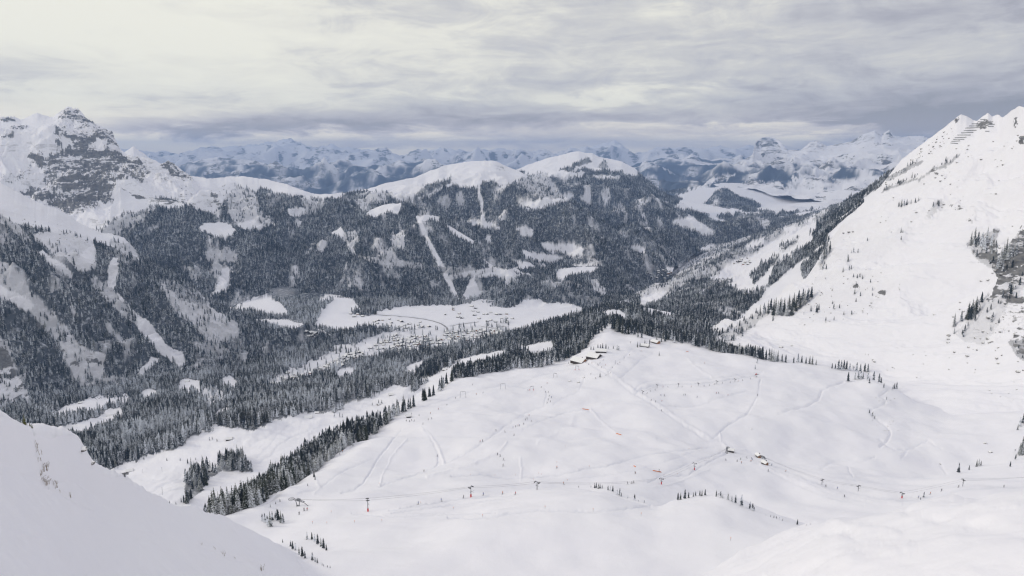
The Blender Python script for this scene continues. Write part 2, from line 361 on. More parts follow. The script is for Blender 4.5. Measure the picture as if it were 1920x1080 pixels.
sheet('N1', 'snowy_massif', 1235, 1830, 1.8, [cv(0, '1235,372,10500 1400,360,11800 1500,378,10500 1600,378,9800 1830,390,9500'), cv(0, '1235,362,12300 1322,345,12800 1400,328,13600 1500,330,13200 1600,320,12800 1830,322,12500'),
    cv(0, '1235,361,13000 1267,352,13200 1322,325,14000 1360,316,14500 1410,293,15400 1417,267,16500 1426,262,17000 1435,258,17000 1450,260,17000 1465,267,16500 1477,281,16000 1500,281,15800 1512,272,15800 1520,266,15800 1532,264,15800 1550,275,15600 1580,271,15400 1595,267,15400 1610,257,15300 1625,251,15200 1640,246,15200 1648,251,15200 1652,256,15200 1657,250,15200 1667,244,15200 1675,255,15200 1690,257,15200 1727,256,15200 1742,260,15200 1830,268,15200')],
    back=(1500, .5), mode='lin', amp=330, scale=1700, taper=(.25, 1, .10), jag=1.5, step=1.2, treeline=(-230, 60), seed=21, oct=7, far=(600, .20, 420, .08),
    forest=(.97, [(.62, 8, PL('1430,340 1560,335 1660,330 1660,360 1430,360')), (.12, 6, PL('1380,356 1430,354 1560,352 1660,350 1700,398 1380,398')), (0, 10, PL('1560,350 1590,338 1640,325 1655,335 1640,348 1600,352')), (0, 14, PL('1390,345 1440,338 1470,345 1450,352 1395,355')), (0, 8, PL('1262,366 1300,352 1350,332 1385,322 1340,345 1290,362')), (0, 14, PL('1480,338 1500,325 1520,335 1500,345'))]),
    rock=(.30, [(1, 3, PL('1595,274 1600,266 1640,249 1651,251 1650,260 1620,266')), (.9, 3, PL('1655,256 1668,246 1680,258 1660,262')), (.85, 6, PL('1510,285 1522,266 1545,272 1555,285 1530,288')), (.8, 8, PL('1405,282 1430,262 1450,262 1475,285 1440,290'))]))
sheet('N2', 'valley_floor', 1150, 1620, 2.0, [cv(0, '1150,572,4500 1210,556,4750 1250,524,4950 1300,484,5700 1370,449,6700 1440,413,7900 1620,385,9300'), cv(0, '1150,470,7000 1300,432,7200 1370,424,7500 1440,402,8400 1620,372,10200'),
    cv(0, '1150,410,9000 1262,393,9300 1300,390,9500 1370,388,9800 1450,383,10500 1620,365,12000'), cv(0, '1150,385,11000 1262,358,11800 1300,350,12200 1370,343,12800 1450,338,13500 1620,340,13500')],
    back=(2000, 0), mode='pchip', amp=45, scale=900, taper=(.2, 1, .3), seed=33, step=1.3, fine=5, fscale=60,
    forest=(.9, [(.22, 10, PL('1190,525 1240,500 1300,478 1345,452 1440,412 1450,418 1370,462 1320,492 1290,512 1250,538 1215,555 1190,548')), (0, 8, PL('1440,392 1480,372 1620,362 1620,392 1540,392 1480,398')), (.0, 8, PL('1290,388 1275,362 1310,346 1480,333 1560,345 1490,388 1450,400 1420,392 1400,378')),
        (.0, 7, PL('1262,363 1300,357 1328,366 1336,378 1310,385 1275,372')), (0, 6, PL('1258,385 1285,372 1310,380 1340,386 1390,395 1425,398 1425,402 1380,398 1372,404 1360,400 1345,403 1355,412 1370,425 1345,425 1330,420 1325,402 1300,396 1275,393')),
        (0, 6, PL('1260,415 1300,407 1320,420 1335,432 1355,432 1360,445 1340,452 1310,438 1280,425')), (.25, 8, PL('1330,450 1345,430 1360,420 1390,400 1440,410 1400,440 1350,450')),
        (0, 5, PL('1285,480 1320,462 1345,460 1365,457 1350,468 1320,480')), (.1, 9, PL('1185,505 1230,495 1290,505 1270,525 1220,535 1190,520'))]))
sheet('N3', 'wooded_knoll', 1300, 1425, 2, [cv(9700, '1300,392 1425,390'), cv(10300, '1300,392 1325,380 1340,360 1352,353 1365,355 1380,365 1395,372 1410,374 1425,388')], back=(500, .3), amp=12, scale=300, seed=2, forest=(1, []), taper=(0, .4))

# the great rock peak on the left and what stands round it
sheet('Q', 'snowy_peak', 200, 340, 1.8, [cv(7500, '200,330 340,335'), cv(8200, '200,300 226,293 240,281 250,274 258,280 268,287 278,296 300,315 340,325')], back=(800, .6), mode='lin', amp=60, scale=500, taper=(.5, .15), jag=3, rock=(.45, []), seed=41)
sheet('P', 'rocky_peak', -120, 400, 1.3, [cv(0, '-120,500,4600 120,470,4700 225,440,4800 330,430,5000 400,440,5300'), cv(0, '-120,400,5400 60,385,5400 200,360,5500 300,365,5600 350,375,5700 400,430,5800'), cv(0, '-120,300,6200 60,285,6200 130,262,6300 200,300,6100 300,335,5950 350,350,6000 400,425,6000'),
    cv(0, '-120,205,6900 0,220,6900 25,218,6900 40,223,6900 52,219,6900 70,212,6900 90,217,6900 100,219,6900 115,209,6850 124,204,6800 128,202,6800 138,206,6800 150,208,6750 158,218,6700 166,226,6700 175,231,6700 186,241,6600 194,243,6600 203,246,6500 211,252,6500 216,262,6450 222,276,6400 232,286,6300 243,297,6250 262,301,6200 275,302,6200 290,311,6150 305,308,6100 315,303,6100 330,312,6100 345,322,6100 362,336,6100 380,365,6100 400,420,6100')],
    back=(700, .9), mode='lin', amp=230, scale=900, taper=(.5, 1, .9, .06), jag=2.5, step=1.3, seed=52, skew=.25, oct=7, rrel=45,
    rock=(.12, [(.78, 8, PL('100,250 118,215 128,202 150,208 175,230 215,252 225,290 245,310 275,330 270,350 240,330 215,350 190,330 160,300 150,265 115,258 112,285')),
        (.05, 5, PL('115,262 150,262 165,285 150,292 118,278')), (.05, 5, PL('178,258 200,265 195,285 180,275')), (.82, 9, PL('75,320 75,300 115,285 145,268 170,272 200,300 225,345 195,375 150,390 110,385 130,360 95,355')),
        (.78, 9, PL('0,330 30,325 60,308 60,325 30,345 0,345')), (.78, 8, PL('40,360 75,350 110,362 160,350 170,372 110,372 60,372')), (.85, 6, PL('50,292 75,284 85,300 100,315 80,320')), (.8, 5, PL('0,219 25,218 30,228 0,228')), (.9, 4, PL('18,238 52,236 50,242 20,244')), (.8, 5, PL('0,254 25,248 27,258 0,260')), (.8, 7, PL('210,315 260,295 280,325 240,325')), (.9, 9, PL('90,385 105,375 170,370 215,345 210,375 150,400 110,395')),(.7, 6, PL('300,312 318,303 345,325 385,345 360,340 330,330'))]),
    forest=(0, [(.35, 8, PL('180,440 200,410 240,375 235,400 225,420 205,440'))]))
# the long snow ridge, its forest and the wooded hills in the middle
sheet('M2', 'forested_hill', 270, 800, 1.3, [cv(0, '270,560,4400 450,575,4200 600,570,4150 800,575,4150'), cv(0, '270,480,4900 450,480,4900 600,480,4800 800,500,4600'), cv(0, '270,400,5400 385,392,5400 450,405,5400 600,420,5200 800,440,5000'),
    cv(0, '270,322,6200 330,326,6200 370,332,6100 388,337,6000 410,335,6100 450,331,6200 480,335,6200 520,343,6150 540,347,6100 555,353,6050 575,361,6000 590,366,6000 605,364,6000 620,364,6000 640,362,6100 700,372,5900 800,420,5200')],
    back=(600, .5), mode='lin', amp=150, scale=750, taper=(.3, 1, 1, .10), jag=2, step=1.3, seed=61, skew=-.2,
    forest=(.97, [(0, 5, PL('260,300 330,320 390,330 450,325 560,345 595,362 650,355 640,372 610,372 590,380 570,370 540,368 520,362 490,352 480,362 440,350 425,372 412,388 400,402 350,384 320,376 270,372 260,350')),
        (.25, 12, PL('425,372 440,350 480,362 490,400 470,430 440,410')), (0, 7, PL('535,392 560,388 578,395 565,403 545,402')), (0, 7, PL('440,420 480,412 515,420 490,427 455,430')), (.2, 9, PL('480,405 500,400 505,415 480,420')), (.3, 9, PL('560,375 600,370 605,385 580,400'))]), rock=(.10, [(.6, 5, PL('385,338 392,340 415,385 410,388 395,365')), (.5, 8, PL('300,310 330,320 350,330 320,335 300,325'))]))
sheet('M1', 'wooded_slope', 130, 680, 1.2, [cv(0, '130,640,3700 330,600,3900 500,585,3950 680,570,4000'), cv(0, '130,520,4250 300,490,4350 450,520,4250 560,545,4200 680,560,4150'),
    cv(0, '130,470,4500 190,425,4600 205,400,4700 218,365,4850 226,352,4900 250,364,4950 275,370,4950 325,375,4950 350,384,4900 400,402,4850 437,418,4800 462,428,4750 520,455,4650 560,485,4550 600,520,4400 640,548,4300 680,562,4250')],
    back=(400, .5), mode='lin', amp=130, scale=560, taper=(.2, 1, .10), jag=2, step=1.3, seed=71, skew=.2,
    forest=(.97, [(0, 8, PL('215,350 230,350 280,368 345,382 350,392 330,388 300,385 290,390 245,395 225,420 200,440 180,440 190,400')), (.35, 14, PL('180,450 200,415 240,400 290,390 270,410 240,425 225,450')), (0, 5, PL('369,430 385,419 405,416 432,419 446,433 430,441 395,439')),
        (.35, 12, PL('385,475 410,465 440,470 445,488 420,485 395,490')), (.3, 10, PL('390,560 405,525 400,500 425,495 435,505 425,535 405,553')), (.0, 5, PL('400,550 412,525 415,505 430,500 430,515 420,540')), (.5, 14, PL('340,500 370,490 385,520 360,530')), (0, 5, PL('430,575 500,552 535,570 530,595 470,585')),
        (.3, 8, PL('560,440 575,430 575,460 565,455')), (.1, 5, PL('580,495 600,475 605,480 590,498'))]), rock=(.08, [(.8, 6, PL('225,352 255,362 300,370 330,378 325,390 290,385 260,375'))]))
MC = [(0, 5, PL('660,355 690,350 720,343 780,328 820,312 870,300 930,296 985,318 1000,330 1010,348 985,335 960,342 945,352 925,335 905,343 890,352 868,350 850,345 832,350 812,362 795,368 765,374 750,376 740,370 700,358')),
      (.8, 4, PL('772,374 790,352 815,345 845,335 842,345 820,355 800,365')), (.2, 10, PL('668,366 690,358 735,362 725,375 695,398 668,402')), (0, 4, PL('893,325 899,325 902,365 910,416 904,416 896,370')),
      (0, 4, PL('875,413 895,411 930,420 940,426 920,428 890,422')), (.4, 10, PL('820,380 835,365 850,375 840,395')), (.3, 7, PL('855,372 862,355 872,375 862,388')), (0, 6, PL('980,388 985,377 1030,370 1075,362 1078,372 1045,380 1000,392')),
      (.35, 9, PL('965,345 985,330 1020,335 1045,352 1060,372 1020,370 985,358')), (.15, 6, PL('1125,360 1140,352 1145,362 1132,385')), (.15, 6, PL('1085,370 1108,355 1110,372 1095,378'))]
sheet('M4', 'snow_capped_hill', 880, 1440, 1.3, [cv(0, '880,570,4300 1100,560,4450 1200,552,4650 1250,522,4950 1300,488,5650 1440,440,6700'), cv(0, '880,470,5600 1050,460,5700 1200,470,5700 1300,465,6000 1440,436,6900'), cv(0, '880,400,7000 1050,390,7300 1200,405,7000 1300,440,6600 1440,433,7100'),
    cv(0, '880,345,8000 950,326,8600 985,313,9000 1020,299,9100 1060,288,9200 1074,284,9200 1085,283,9200 1096,286,9200 1110,287,9200 1120,293,9200 1140,297,9200 1165,304,9100 1190,317,9000 1200,326,8900 1210,336,8800 1240,357,8600 1265,372,8300 1290,388,8000 1330,412,7600 1380,428,7300 1440,430,7300')],
    back=(800, .45), mode='lin', amp=200, scale=950, taper=(.3, 1, 1, .08), jag=1.5, step=1.3, seed=81, skew=-.25,
    forest=(.97, [(0, 5, PL('950,300 1080,275 1160,295 1193,316 1196,327 1185,330 1165,322 1140,316 1110,320 1090,316 1060,318 1035,322 1010,322 980,330 985,318 950,330')), (.75, 4, PL('1045,320 1075,308 1100,296 1108,302 1085,312 1070,319')), (.5, 4, PL('1120,312 1130,302 1142,312 1130,318')), (0, 6, PL('1020,330 1035,320 1095,322 1092,331 1060,332')), (.1, 6, PL('1112,328 1160,330 1158,336 1118,336')),
        (.25, 8, PL('985,330 1020,328 1045,350 1060,368 1035,372 1005,352')), (.0, 6, PL('980,388 985,377 1030,370 1075,362 1078,372 1045,380 1000,392')), (.15, 6, PL('1125,360 1140,352 1145,362 1132,388')), (.1, 6, PL('1085,370 1108,355 1110,372 1095,378')), (.3, 7, PL('1210,375 1222,362 1218,378 1205,382')),
        (.35, 16, PL('1150,385 1165,380 1185,410 1170,415')), (0, 8, PL('968,428 985,422 1000,432 995,442 975,436')), (0, 9, PL('1010,455 1040,455 1062,460 1070,452 1095,468 1092,484 1070,480 1055,470 1030,472')), (0, 9, PL('1180,470 1190,460 1212,465 1208,480 1192,492 1182,485')), (0, 9, PL('1182,505 1240,498 1262,505 1225,520 1195,525')),
        (0, 6, PL('1260,412 1300,405 1325,424 1340,436 1320,440 1280,426')), (.05, 8, PL('1258,385 1275,375 1300,384 1340,392 1300,396'))]), rock=(.08, []))
sheet('M3', 'forested_summit', 560, 1270, 1.2, [cv(0, '560,575,4100 900,568,4150 1270,560,4500'), cv(0, '560,500,4900 720,460,5000 900,450,5200 1050,465,5000 1160,500,4700 1270,555,4600'), cv(0, '560,430,5500 720,400,5800 900,385,6100 1050,410,5800 1160,460,5200 1270,552,4700'),
    cv(0, '560,420,5600 600,388,6000 640,368,6300 668,360,6400 690,353,6500 720,345,6600 750,341,6700 780,333,6800 800,325,6900 820,317,6900 840,311,7000 870,306,7000 885,302,7000 910,301,7000 925,303,7000 950,312,7000 980,325,6900 1010,342,6800 1030,352,6700 1080,380,6300 1150,432,5700 1200,480,5200 1240,530,4850 1270,550,4750')],
    back=(600, .45), mode='lin', amp=190, scale=700, taper=(.3, 1, .9, .08), jag=1.5, step=1.3, seed=91, jf=.7, floor_min=.2,
    forest=(.97, MC + [(0, 7, PL('968,428 985,422 1000,432 995,442 975,436')), (0, 8, PL('1010,455 1040,455 1062,460 1070,452 1095,468 1092,484 1070,480 1055,470 1030,472')), (0, 8, PL('975,466 1000,472 1050,480 1040,492 1000,487 985,480')),
        (0, 5, PL('912,440 920,440 922,465 955,490 990,490 1005,500 950,505 925,500 905,482')), (0, 7, PL('1045,502 1070,496 1118,496 1108,506 1060,516'))]), rock=(.10, [(.6, 5, PL('915,305 940,310 950,322 930,318'))]))
sheet('M6', 'wooded_spur', 500, 1030, 1.1, [cv(0, '500,580,4000 700,572,4000 860,570,4000 1030,572,4100'), cv(0, '500,566,4250 620,520,4350 720,480,4500 860,490,4450 960,530,4300 1030,556,4250'),
    cv(0, '500,560,4400 560,500,4600 585,475,4700 610,447,4850 640,425,4950 670,408,5050 690,397,5100 705,389,5150 720,384,5150 750,381,5150 775,388,5100 800,396,5050 850,416,5000 900,448,4850 960,492,4550 1030,540,4350')],
    back=(400, .4), mode='lin', amp=105, scale=460, taper=(.3, 1, .15), jag=2, step=1.2, seed=101, jf=.45, floor_min=.3,
    forest=(.98, [(0, 6, PL('686,402 700,388 725,379 752,380 752,390 745,400 725,396 700,405')), (0, 3, PL('780,405 787,405 800,438 822,478 848,528 865,572 858,574 840,532 814,482 793,440')), (0, 5, PL('786,408 800,402 824,406 824,417 812,410 796,412')), (0, 3, PL('835,422 845,425 890,452 885,455 850,438')),
        (.15, 6, PL('735,425 748,418 758,440 757,465 740,462 732,450')), (.35, 9, PL('715,470 735,462 748,485 735,490')), (.05, 5, PL('648,455 656,455 668,475 662,478')), (.4, 8, PL('665,478 700,482 790,492 795,500 720,496')), (0, 5, PL('612,430 640,425 645,435 655,455 640,445')), (.3, 8, PL('640,440 665,430 675,450 660,462')), (.55, 8, PL('805,498 890,502 890,515 830,512')), (.4, 2.5, PL('648,490 645,510 632,540 636,540 650,512 652,490')),
        (0, 4, PL('880,525 888,520 900,545 925,548 935,560 900,575 860,575 865,560')), (0, 4, PL('905,482 925,500 955,506 990,490 1030,500 1030,580 900,580 925,552 945,542 950,520 915,515 880,520 925,508')), (.15, 5, PL('830,520 880,508 930,500 930,506 880,514 850,522'))]))
sheet('M5', 'low_wooded_hill', 880, 1270, 1.1, [cv(0, '880,590,3850 1050,585,3850 1270,580,3950'), cv(0, '880,580,4000 940,545,4150 1050,540,4150 1150,545,4150 1270,575,4150'),
    cv(0, '880,578,4150 910,558,4250 935,520,4400 960,506,4450 1020,502,4500 1060,498,4500 1120,498,4500 1160,503,4450 1185,518,4400 1205,540,4350 1235,562,4300 1270,572,4300')],
    back=(300, .4), mode='lin', amp=35, scale=300, taper=(.3, 1, .15), jag=2, step=1.2, seed=111, jf=.6, floor_min=.4,
    forest=(.98, [(0, 5, PL('1040,520 1048,505 1070,500 1122,500 1108,508 1080,512 1060,518 1055,528')), (.15, 7, PL('1106,524 1118,522 1132,540 1142,560 1126,556 1115,540')), (0, 9, PL('955,600 960,575 985,562 1010,560 1030,570 1060,568 1092,575 1090,600'))]))
# near left mountain
sheet('LM', 'steep_wooded_mountain', -130, 720, 1.15, [cv(0, '-130,860,1900 60,812,2120 200,770,2330 330,735,2580 450,710,2750 550,692,2880 640,672,3050 720,655,3200'), cv(0, '-130,700,2300 60,700,2420 200,680,2650 330,668,2850 450,676,2950 550,672,3000 640,662,3120 720,650,3300'), cv(0, '-130,520,2850 60,540,2900 200,560,3050 300,590,3100 400,622,3180 500,642,3200 600,648,3180 720,645,3350'),
    cv(0, '-130,280,3300 0,341,3300 30,358,3320 60,376,3350 85,388,3370 110,396,3400 150,420,3450 190,437,3500 215,441,3530 232,447,3550 240,455,3560 262,478,3600 300,502,3620 340,527,3640 380,553,3660 420,575,3660 460,597,3620 520,615,3500 600,637,3280 640,645,3300 720,645,3420')],
    back=(350, .7), mode='lin', amp=120, scale=330, taper=(.15, .8, 1, .10), stretch=1.6, skew=-.55, jag=2.5, step=1.2, seed=121, rrel=20, jf=.75, floor_min=.42,
    forest=(.97, [(0, 6, PL('-130,270 0,330 60,366 110,385 190,430 235,445 245,458 262,485 235,470 215,462 190,450 170,452 130,440 100,430 60,425 30,415 0,400 -130,330')), (.35, 8, PL('0,400 30,418 62,450 50,452 25,430 0,412')),
        (.10, 10, PL('60,440 110,430 165,445 180,470 178,500 150,500 120,480 90,465')), (0, 5, PL('140,498 150,480 175,455 178,478 172,500 155,508')), (0, 4, PL('68,472 80,470 105,487 130,505 138,518 125,515 100,497')), (.25, 10, PL('205,450 240,455 262,478 230,475')),
        (0, 4, PL('205,490 212,482 223,486 221,515 213,545 235,562 232,566 210,550 200,545 204,520')), (0, 6, PL('235,565 255,588 285,608 290,622 320,650 342,660 349,685 338,690 320,672 300,660 280,640 250,600')),
        (.30, 14, PL('170,520 205,530 225,565 260,600 250,605 215,575 190,550')), (.28, 14, PL('-60,460 30,500 70,560 110,600 150,650 190,690 205,715 170,725 130,690 110,640 60,590 20,560 -60,540')), (0, 6, PL('-10,530 10,540 40,555 62,565 55,580 45,580 20,560 -10,545')),
        (.25, 10, PL('115,600 150,650 195,665 190,690 160,690 140,660')), (.22, 14, PL('305,530 325,525 345,540 380,560 420,590 450,610 452,625 420,640 385,630 350,600 320,565')), (.55, 12, PL('300,520 340,535 400,580 330,560')), (.3, 4, PL('130,555 138,570 142,590 134,580')), (.3, 5, PL('195,595 215,618 235,640 225,640 200,612')),
        (.12, 10, PL('-60,640 10,650 30,700 50,730 62,775 40,800 -60,790')), (.40, 10, PL('-60,600 20,640 30,690 0,680 -60,640')), (0, 5, PL('255,710 265,690 285,670 300,672 280,685 265,705 262,720 255,720')), (.45, 8, PL('175,720 215,705 260,715 250,735 190,745')), (.5, 12, PL('350,640 400,645 420,670 380,665'))]),
    rock=(.08, [(.55, 10, PL('-60,640 10,650 30,700 50,730 62,775 40,800 -60,790')), (.4, 8, PL('60,590 110,640 150,690 120,680')), (.5, 8, PL('125,610 150,640 190,680 165,680'))]))
# valley: meadows, forest terrace, village shelf
VC = [(0, 5, PL('430,577 470,562 500,552 530,572 540,590 500,588 470,580')), (0, 4, PL('470,598 530,598 560,605 600,618 640,635 646,648 630,652 600,642 560,625 520,610 490,606')),
      (0, 5, PL('590,608 600,590 598,572 600,556 625,543 655,550 662,565 685,585 740,577 790,572 870,572 900,560 960,575 1000,570 1300,560 1300,640 950,620 930,614 880,612 800,616 720,612 680,616 640,620')),
      (.95, 6, PL('653,585 690,578 705,585 700,592 660,590')), (.9, 5, PL('597,570 620,558 622,566 605,580')), (.08, 7, PL('630,656 680,636 720,622 790,615 860,614 960,600 950,625 900,635 850,645 800,648 760,655 720,660 690,668 660,672 620,690 560,712 510,725 500,715 540,695 600,672')),
      (0, 4, PL('668,655 690,645 700,648 690,655')), (0, 5, PL('95,775 115,765 150,752 185,742 240,740 240,750 200,758 170,768 140,775 105,783')), (.0, 5, PL('105,800 150,792 190,778 200,768 228,762 232,776 207,790 182,803 150,812 112,810')), (0, 5, PL('262,738 280,728 295,738 275,752')), (0, 4, PL('333,716 350,710 376,714 376,730 336,734')),
      (.1, 6, PL('376,738 385,725 405,728 430,743 420,755 388,757')), (0, 4, PL('398,778 415,768 434,763 428,772 405,786')), (0, 4, PL('415,708 430,706 448,714 440,728 415,724')), (0, 3, PL('632,694 660,688 668,700 632,708')),
      (0, 7, PL('150,905 200,880 240,868 290,850 340,838 360,820 378,808 395,812 400,795 420,800 470,805 500,795 545,778 575,772 610,775 640,768 655,758 680,748 705,740 730,725 750,722 770,722 775,735 850,712 850,730 800,760 700,800 600,870 500,930 440,990 330,1010 150,960')),
      (0, 4, PL('760,688 775,680 792,676 800,690 785,706 762,702')), (0, 5, PL('810,705 830,692 845,688 870,672 900,665 945,655 950,662 930,672 905,682 890,680 870,690 850,695 840,705 845,718 820,720')), (.3, 4, PL('740,700 760,694 765,700 750,706')), (.98, 4, PL('386,1000 388,965 410,958 440,945 480,920 530,890 540,1000')), (.95, 3, PL('400,880 420,862 445,858 470,868 475,885 460,885 440,882 415,885 395,895 378,920 350,945 345,915 360,890 385,880'))]
sheet('V', 'valley_meadow', -120, 1320, 1.3, floor_min=.8, curves= [cv(0, '-120,1040,900 200,1020,950 400,1010,960 500,1000,960 600,965,1000 800,900,1200 1000,850,1400 1320,800,1500'),
    cv(0, '-120,880,1500 200,885,1350 350,890,1280 500,870,1300 600,830,1400 700,790,1550 850,760,1700 1000,740,1800 1320,700,1900'), cv(0, '-120,800,2000 200,800,1850 350,810,1650 430,800,1620 500,785,1650 600,770,1720 700,745,1850 800,722,1980 900,710,2100 1000,690,2300 1320,650,2400'),
    cv(0, '-120,760,2300 200,755,2320 350,730,2450 500,710,2600 600,690,2750 700,670,2900 800,655,3000 900,640,3100 1000,620,3200 1320,600,3300'), cv(0, '-120,740,2480 200,722,2580 350,690,2790 500,640,3250 600,620,3380 700,605,3500 800,598,3600 900,592,3650 1000,590,3680 1320,580,3800'),
    cv(0, '-120,700,2900 200,690,2900 350,650,3300 450,578,3880 550,562,3930 700,562,4000 850,560,4080 1000,562,4150 1320,560,4300')],
    back=(600, -.03), mode='pchip', amp=22, scale=240, taper=(1, .6, 1, .5, .25, .25), ridged=False, step=1.5, seed=131, fine=1.2, fscale=30, forest=(.98, VC),
    carve=[(PL('275,928 300,912 330,899 362,893'), 1.8, -1.2, .9), (PL('292,930 320,920 345,914'), 1.2, -.8, .8), (PL('440,868 482,868 510,852 520,836 545,820 580,806 620,794 690,778 740,765'), 1.8, -1.2, .9), (PL('578,806 582,830 576,845'), 1.2, -.6, .8), (PL('480,858 500,840 520,815 550,790'), 1.1, -.6, .7),
           (PL('640,586 700,590 760,592 800,598 830,606 838,616'), 1.2, -1, 1), (PL('838,612 870,606 890,604'), 1.2, -1, 1)])
sheet('RF', 'valley_flank', 1130, 1790, 1.1, [cv(0, '1130,680,2150 1250,670,2150 1350,660,2200 1440,610,2350 1550,490,2600 1650,385,2750 1790,310,2750'), cv(0, '1130,610,2650 1250,590,2650 1350,588,2600 1440,558,2650 1500,520,2720 1545,450,2850 1600,402,2900 1650,352,2900 1700,315,2900 1790,285,2900'),
    cv(0, '1130,580,3300 1250,562,3400 1350,542,3450 1440,500,3650 1520,452,3600 1600,392,3500 1650,352,3400 1700,318,3400 1790,290,3400'), cv(0, '1130,572,4000 1250,535,4300 1350,492,4800 1440,455,5300 1520,418,5300 1600,378,5000 1660,350,4600 1790,300,4600'),
    cv(0, '1130,570,4500 1210,556,4750 1250,526,4950 1300,484,5700 1370,448,6700 1440,418,7600 1500,402,8300 1560,388,8800 1660,358,8800 1790,330,8800')],
    back=(500, 0), mode='pchip', amp=55, scale=480, taper=(.3, .25, 1, 1, .2), stretch=1.5, step=1.3, seed=141,
    floor_min=.03, hclear=19.0, jf=.6, forest=(.97, [(.22, 10, PL('1190,525 1240,500 1300,478 1345,452 1440,412 1450,418 1370,462 1320,492 1290,512 1250,538 1215,555 1190,548')), (.4, 12, PL('1330,500 1400,460 1480,420 1560,385 1540,410 1480,450 1420,485 1350,520')), (0, 5, PL('1303,545 1325,530 1360,527 1380,532 1385,540 1405,540 1412,522 1400,517 1350,528 1330,532 1310,542')), (0, 6, PL('1328,520 1360,500 1370,490 1400,482 1420,475 1440,478 1420,488 1425,495 1400,515 1380,518 1350,522')), (0, 5, PL('1405,538 1430,520 1445,500 1470,480 1495,465 1480,478 1450,500 1440,522 1415,540')),
        (0, 5, PL('1420,470 1445,455 1470,440 1500,428 1528,415 1528,425 1505,445 1520,440 1525,448 1500,460 1470,478 1455,475 1430,490')), (.3, 6, PL('1460,462 1500,445 1495,452 1465,468')), (0, 5, PL('1462,428 1500,420 1528,402 1540,398 1515,415 1480,432')), (0, 5, PL('1545,373 1560,362 1605,352 1615,352 1600,365 1575,380 1565,378')), (.2, 6, PL('1290,495 1340,470 1350,475 1310,492')), (.15, 7, PL('1225,545 1240,530 1290,520 1280,530 1240,550')), (.35, 10, PL('1230,525 1290,505 1340,495 1350,510 1300,520 1250,540')),
        (0, 4, PL('1195,562 1220,552 1260,545 1240,556 1205,568')), (0, 6, PL('1395,460 1420,448 1435,445 1430,452 1400,465')), (.0, 6, PL('1410,575 1440,540 1480,505 1520,478 1545,455 1530,500 1500,530 1440,580 1380,600')), (.85, 4, PL('1500,502 1545,462 1550,480 1530,502 1505,525')), (0, 5, PL('1490,400 1520,390 1560,382 1540,392 1500,402')), (0, 4, PL('1610,378 1640,358 1650,352 1652,362 1620,380'))]))
# wooded knoll behind the chalets
sheet('K', 'forested_knoll', 780, 1470, 1.2, floor_min=.6, curves= [cv(0, '780,790,1400 830,765,1450 900,735,1550 1000,718,1620 1100,695,1700 1200,680,1800 1300,690,1750 1400,715,1650 1470,730,1600'), cv(0, '780,745,1750 830,722,1800 900,697,1850 1000,680,1900 1100,645,1920 1145,622,1920 1200,640,1900 1300,655,1850 1400,678,1800 1470,690,1750'),
    cv(0, '780,700,2450 830,672,2500 900,656,2500 950,636,2500 1000,617,2500 1050,602,2550 1100,588,2550 1150,579,2550 1200,577,2500 1250,585,2450 1300,600,2350 1340,618,2250 1400,655,2150 1470,700,2000')],
    back=(420, .38), mode='pchip', amp=16, scale=220, taper=(1, 1, .4), ridged=False, step=1.4, seed=151,
    forest=(.98, [(0, 4, PL('1120,588 1140,580 1160,582 1178,590 1175,600 1150,598')), (0, 4, PL('1200,574 1225,569 1250,573 1272,586 1262,592 1245,596 1230,588 1205,580')), (0, 4, PL('970,640 985,650 1010,642 1035,640 1038,655 1020,662 1005,668 990,660 975,655')), (.3, 3, PL('1092,600 1096,596 1098,612 1094,615')), (0, 5, PL('810,705 830,692 845,688 870,672 900,665 945,655 950,662 930,672 905,682 890,680 870,690 850,695 840,705 845,718 820,720')), (0, 4, PL('740,715 850,700 850,730 780,760'))]))
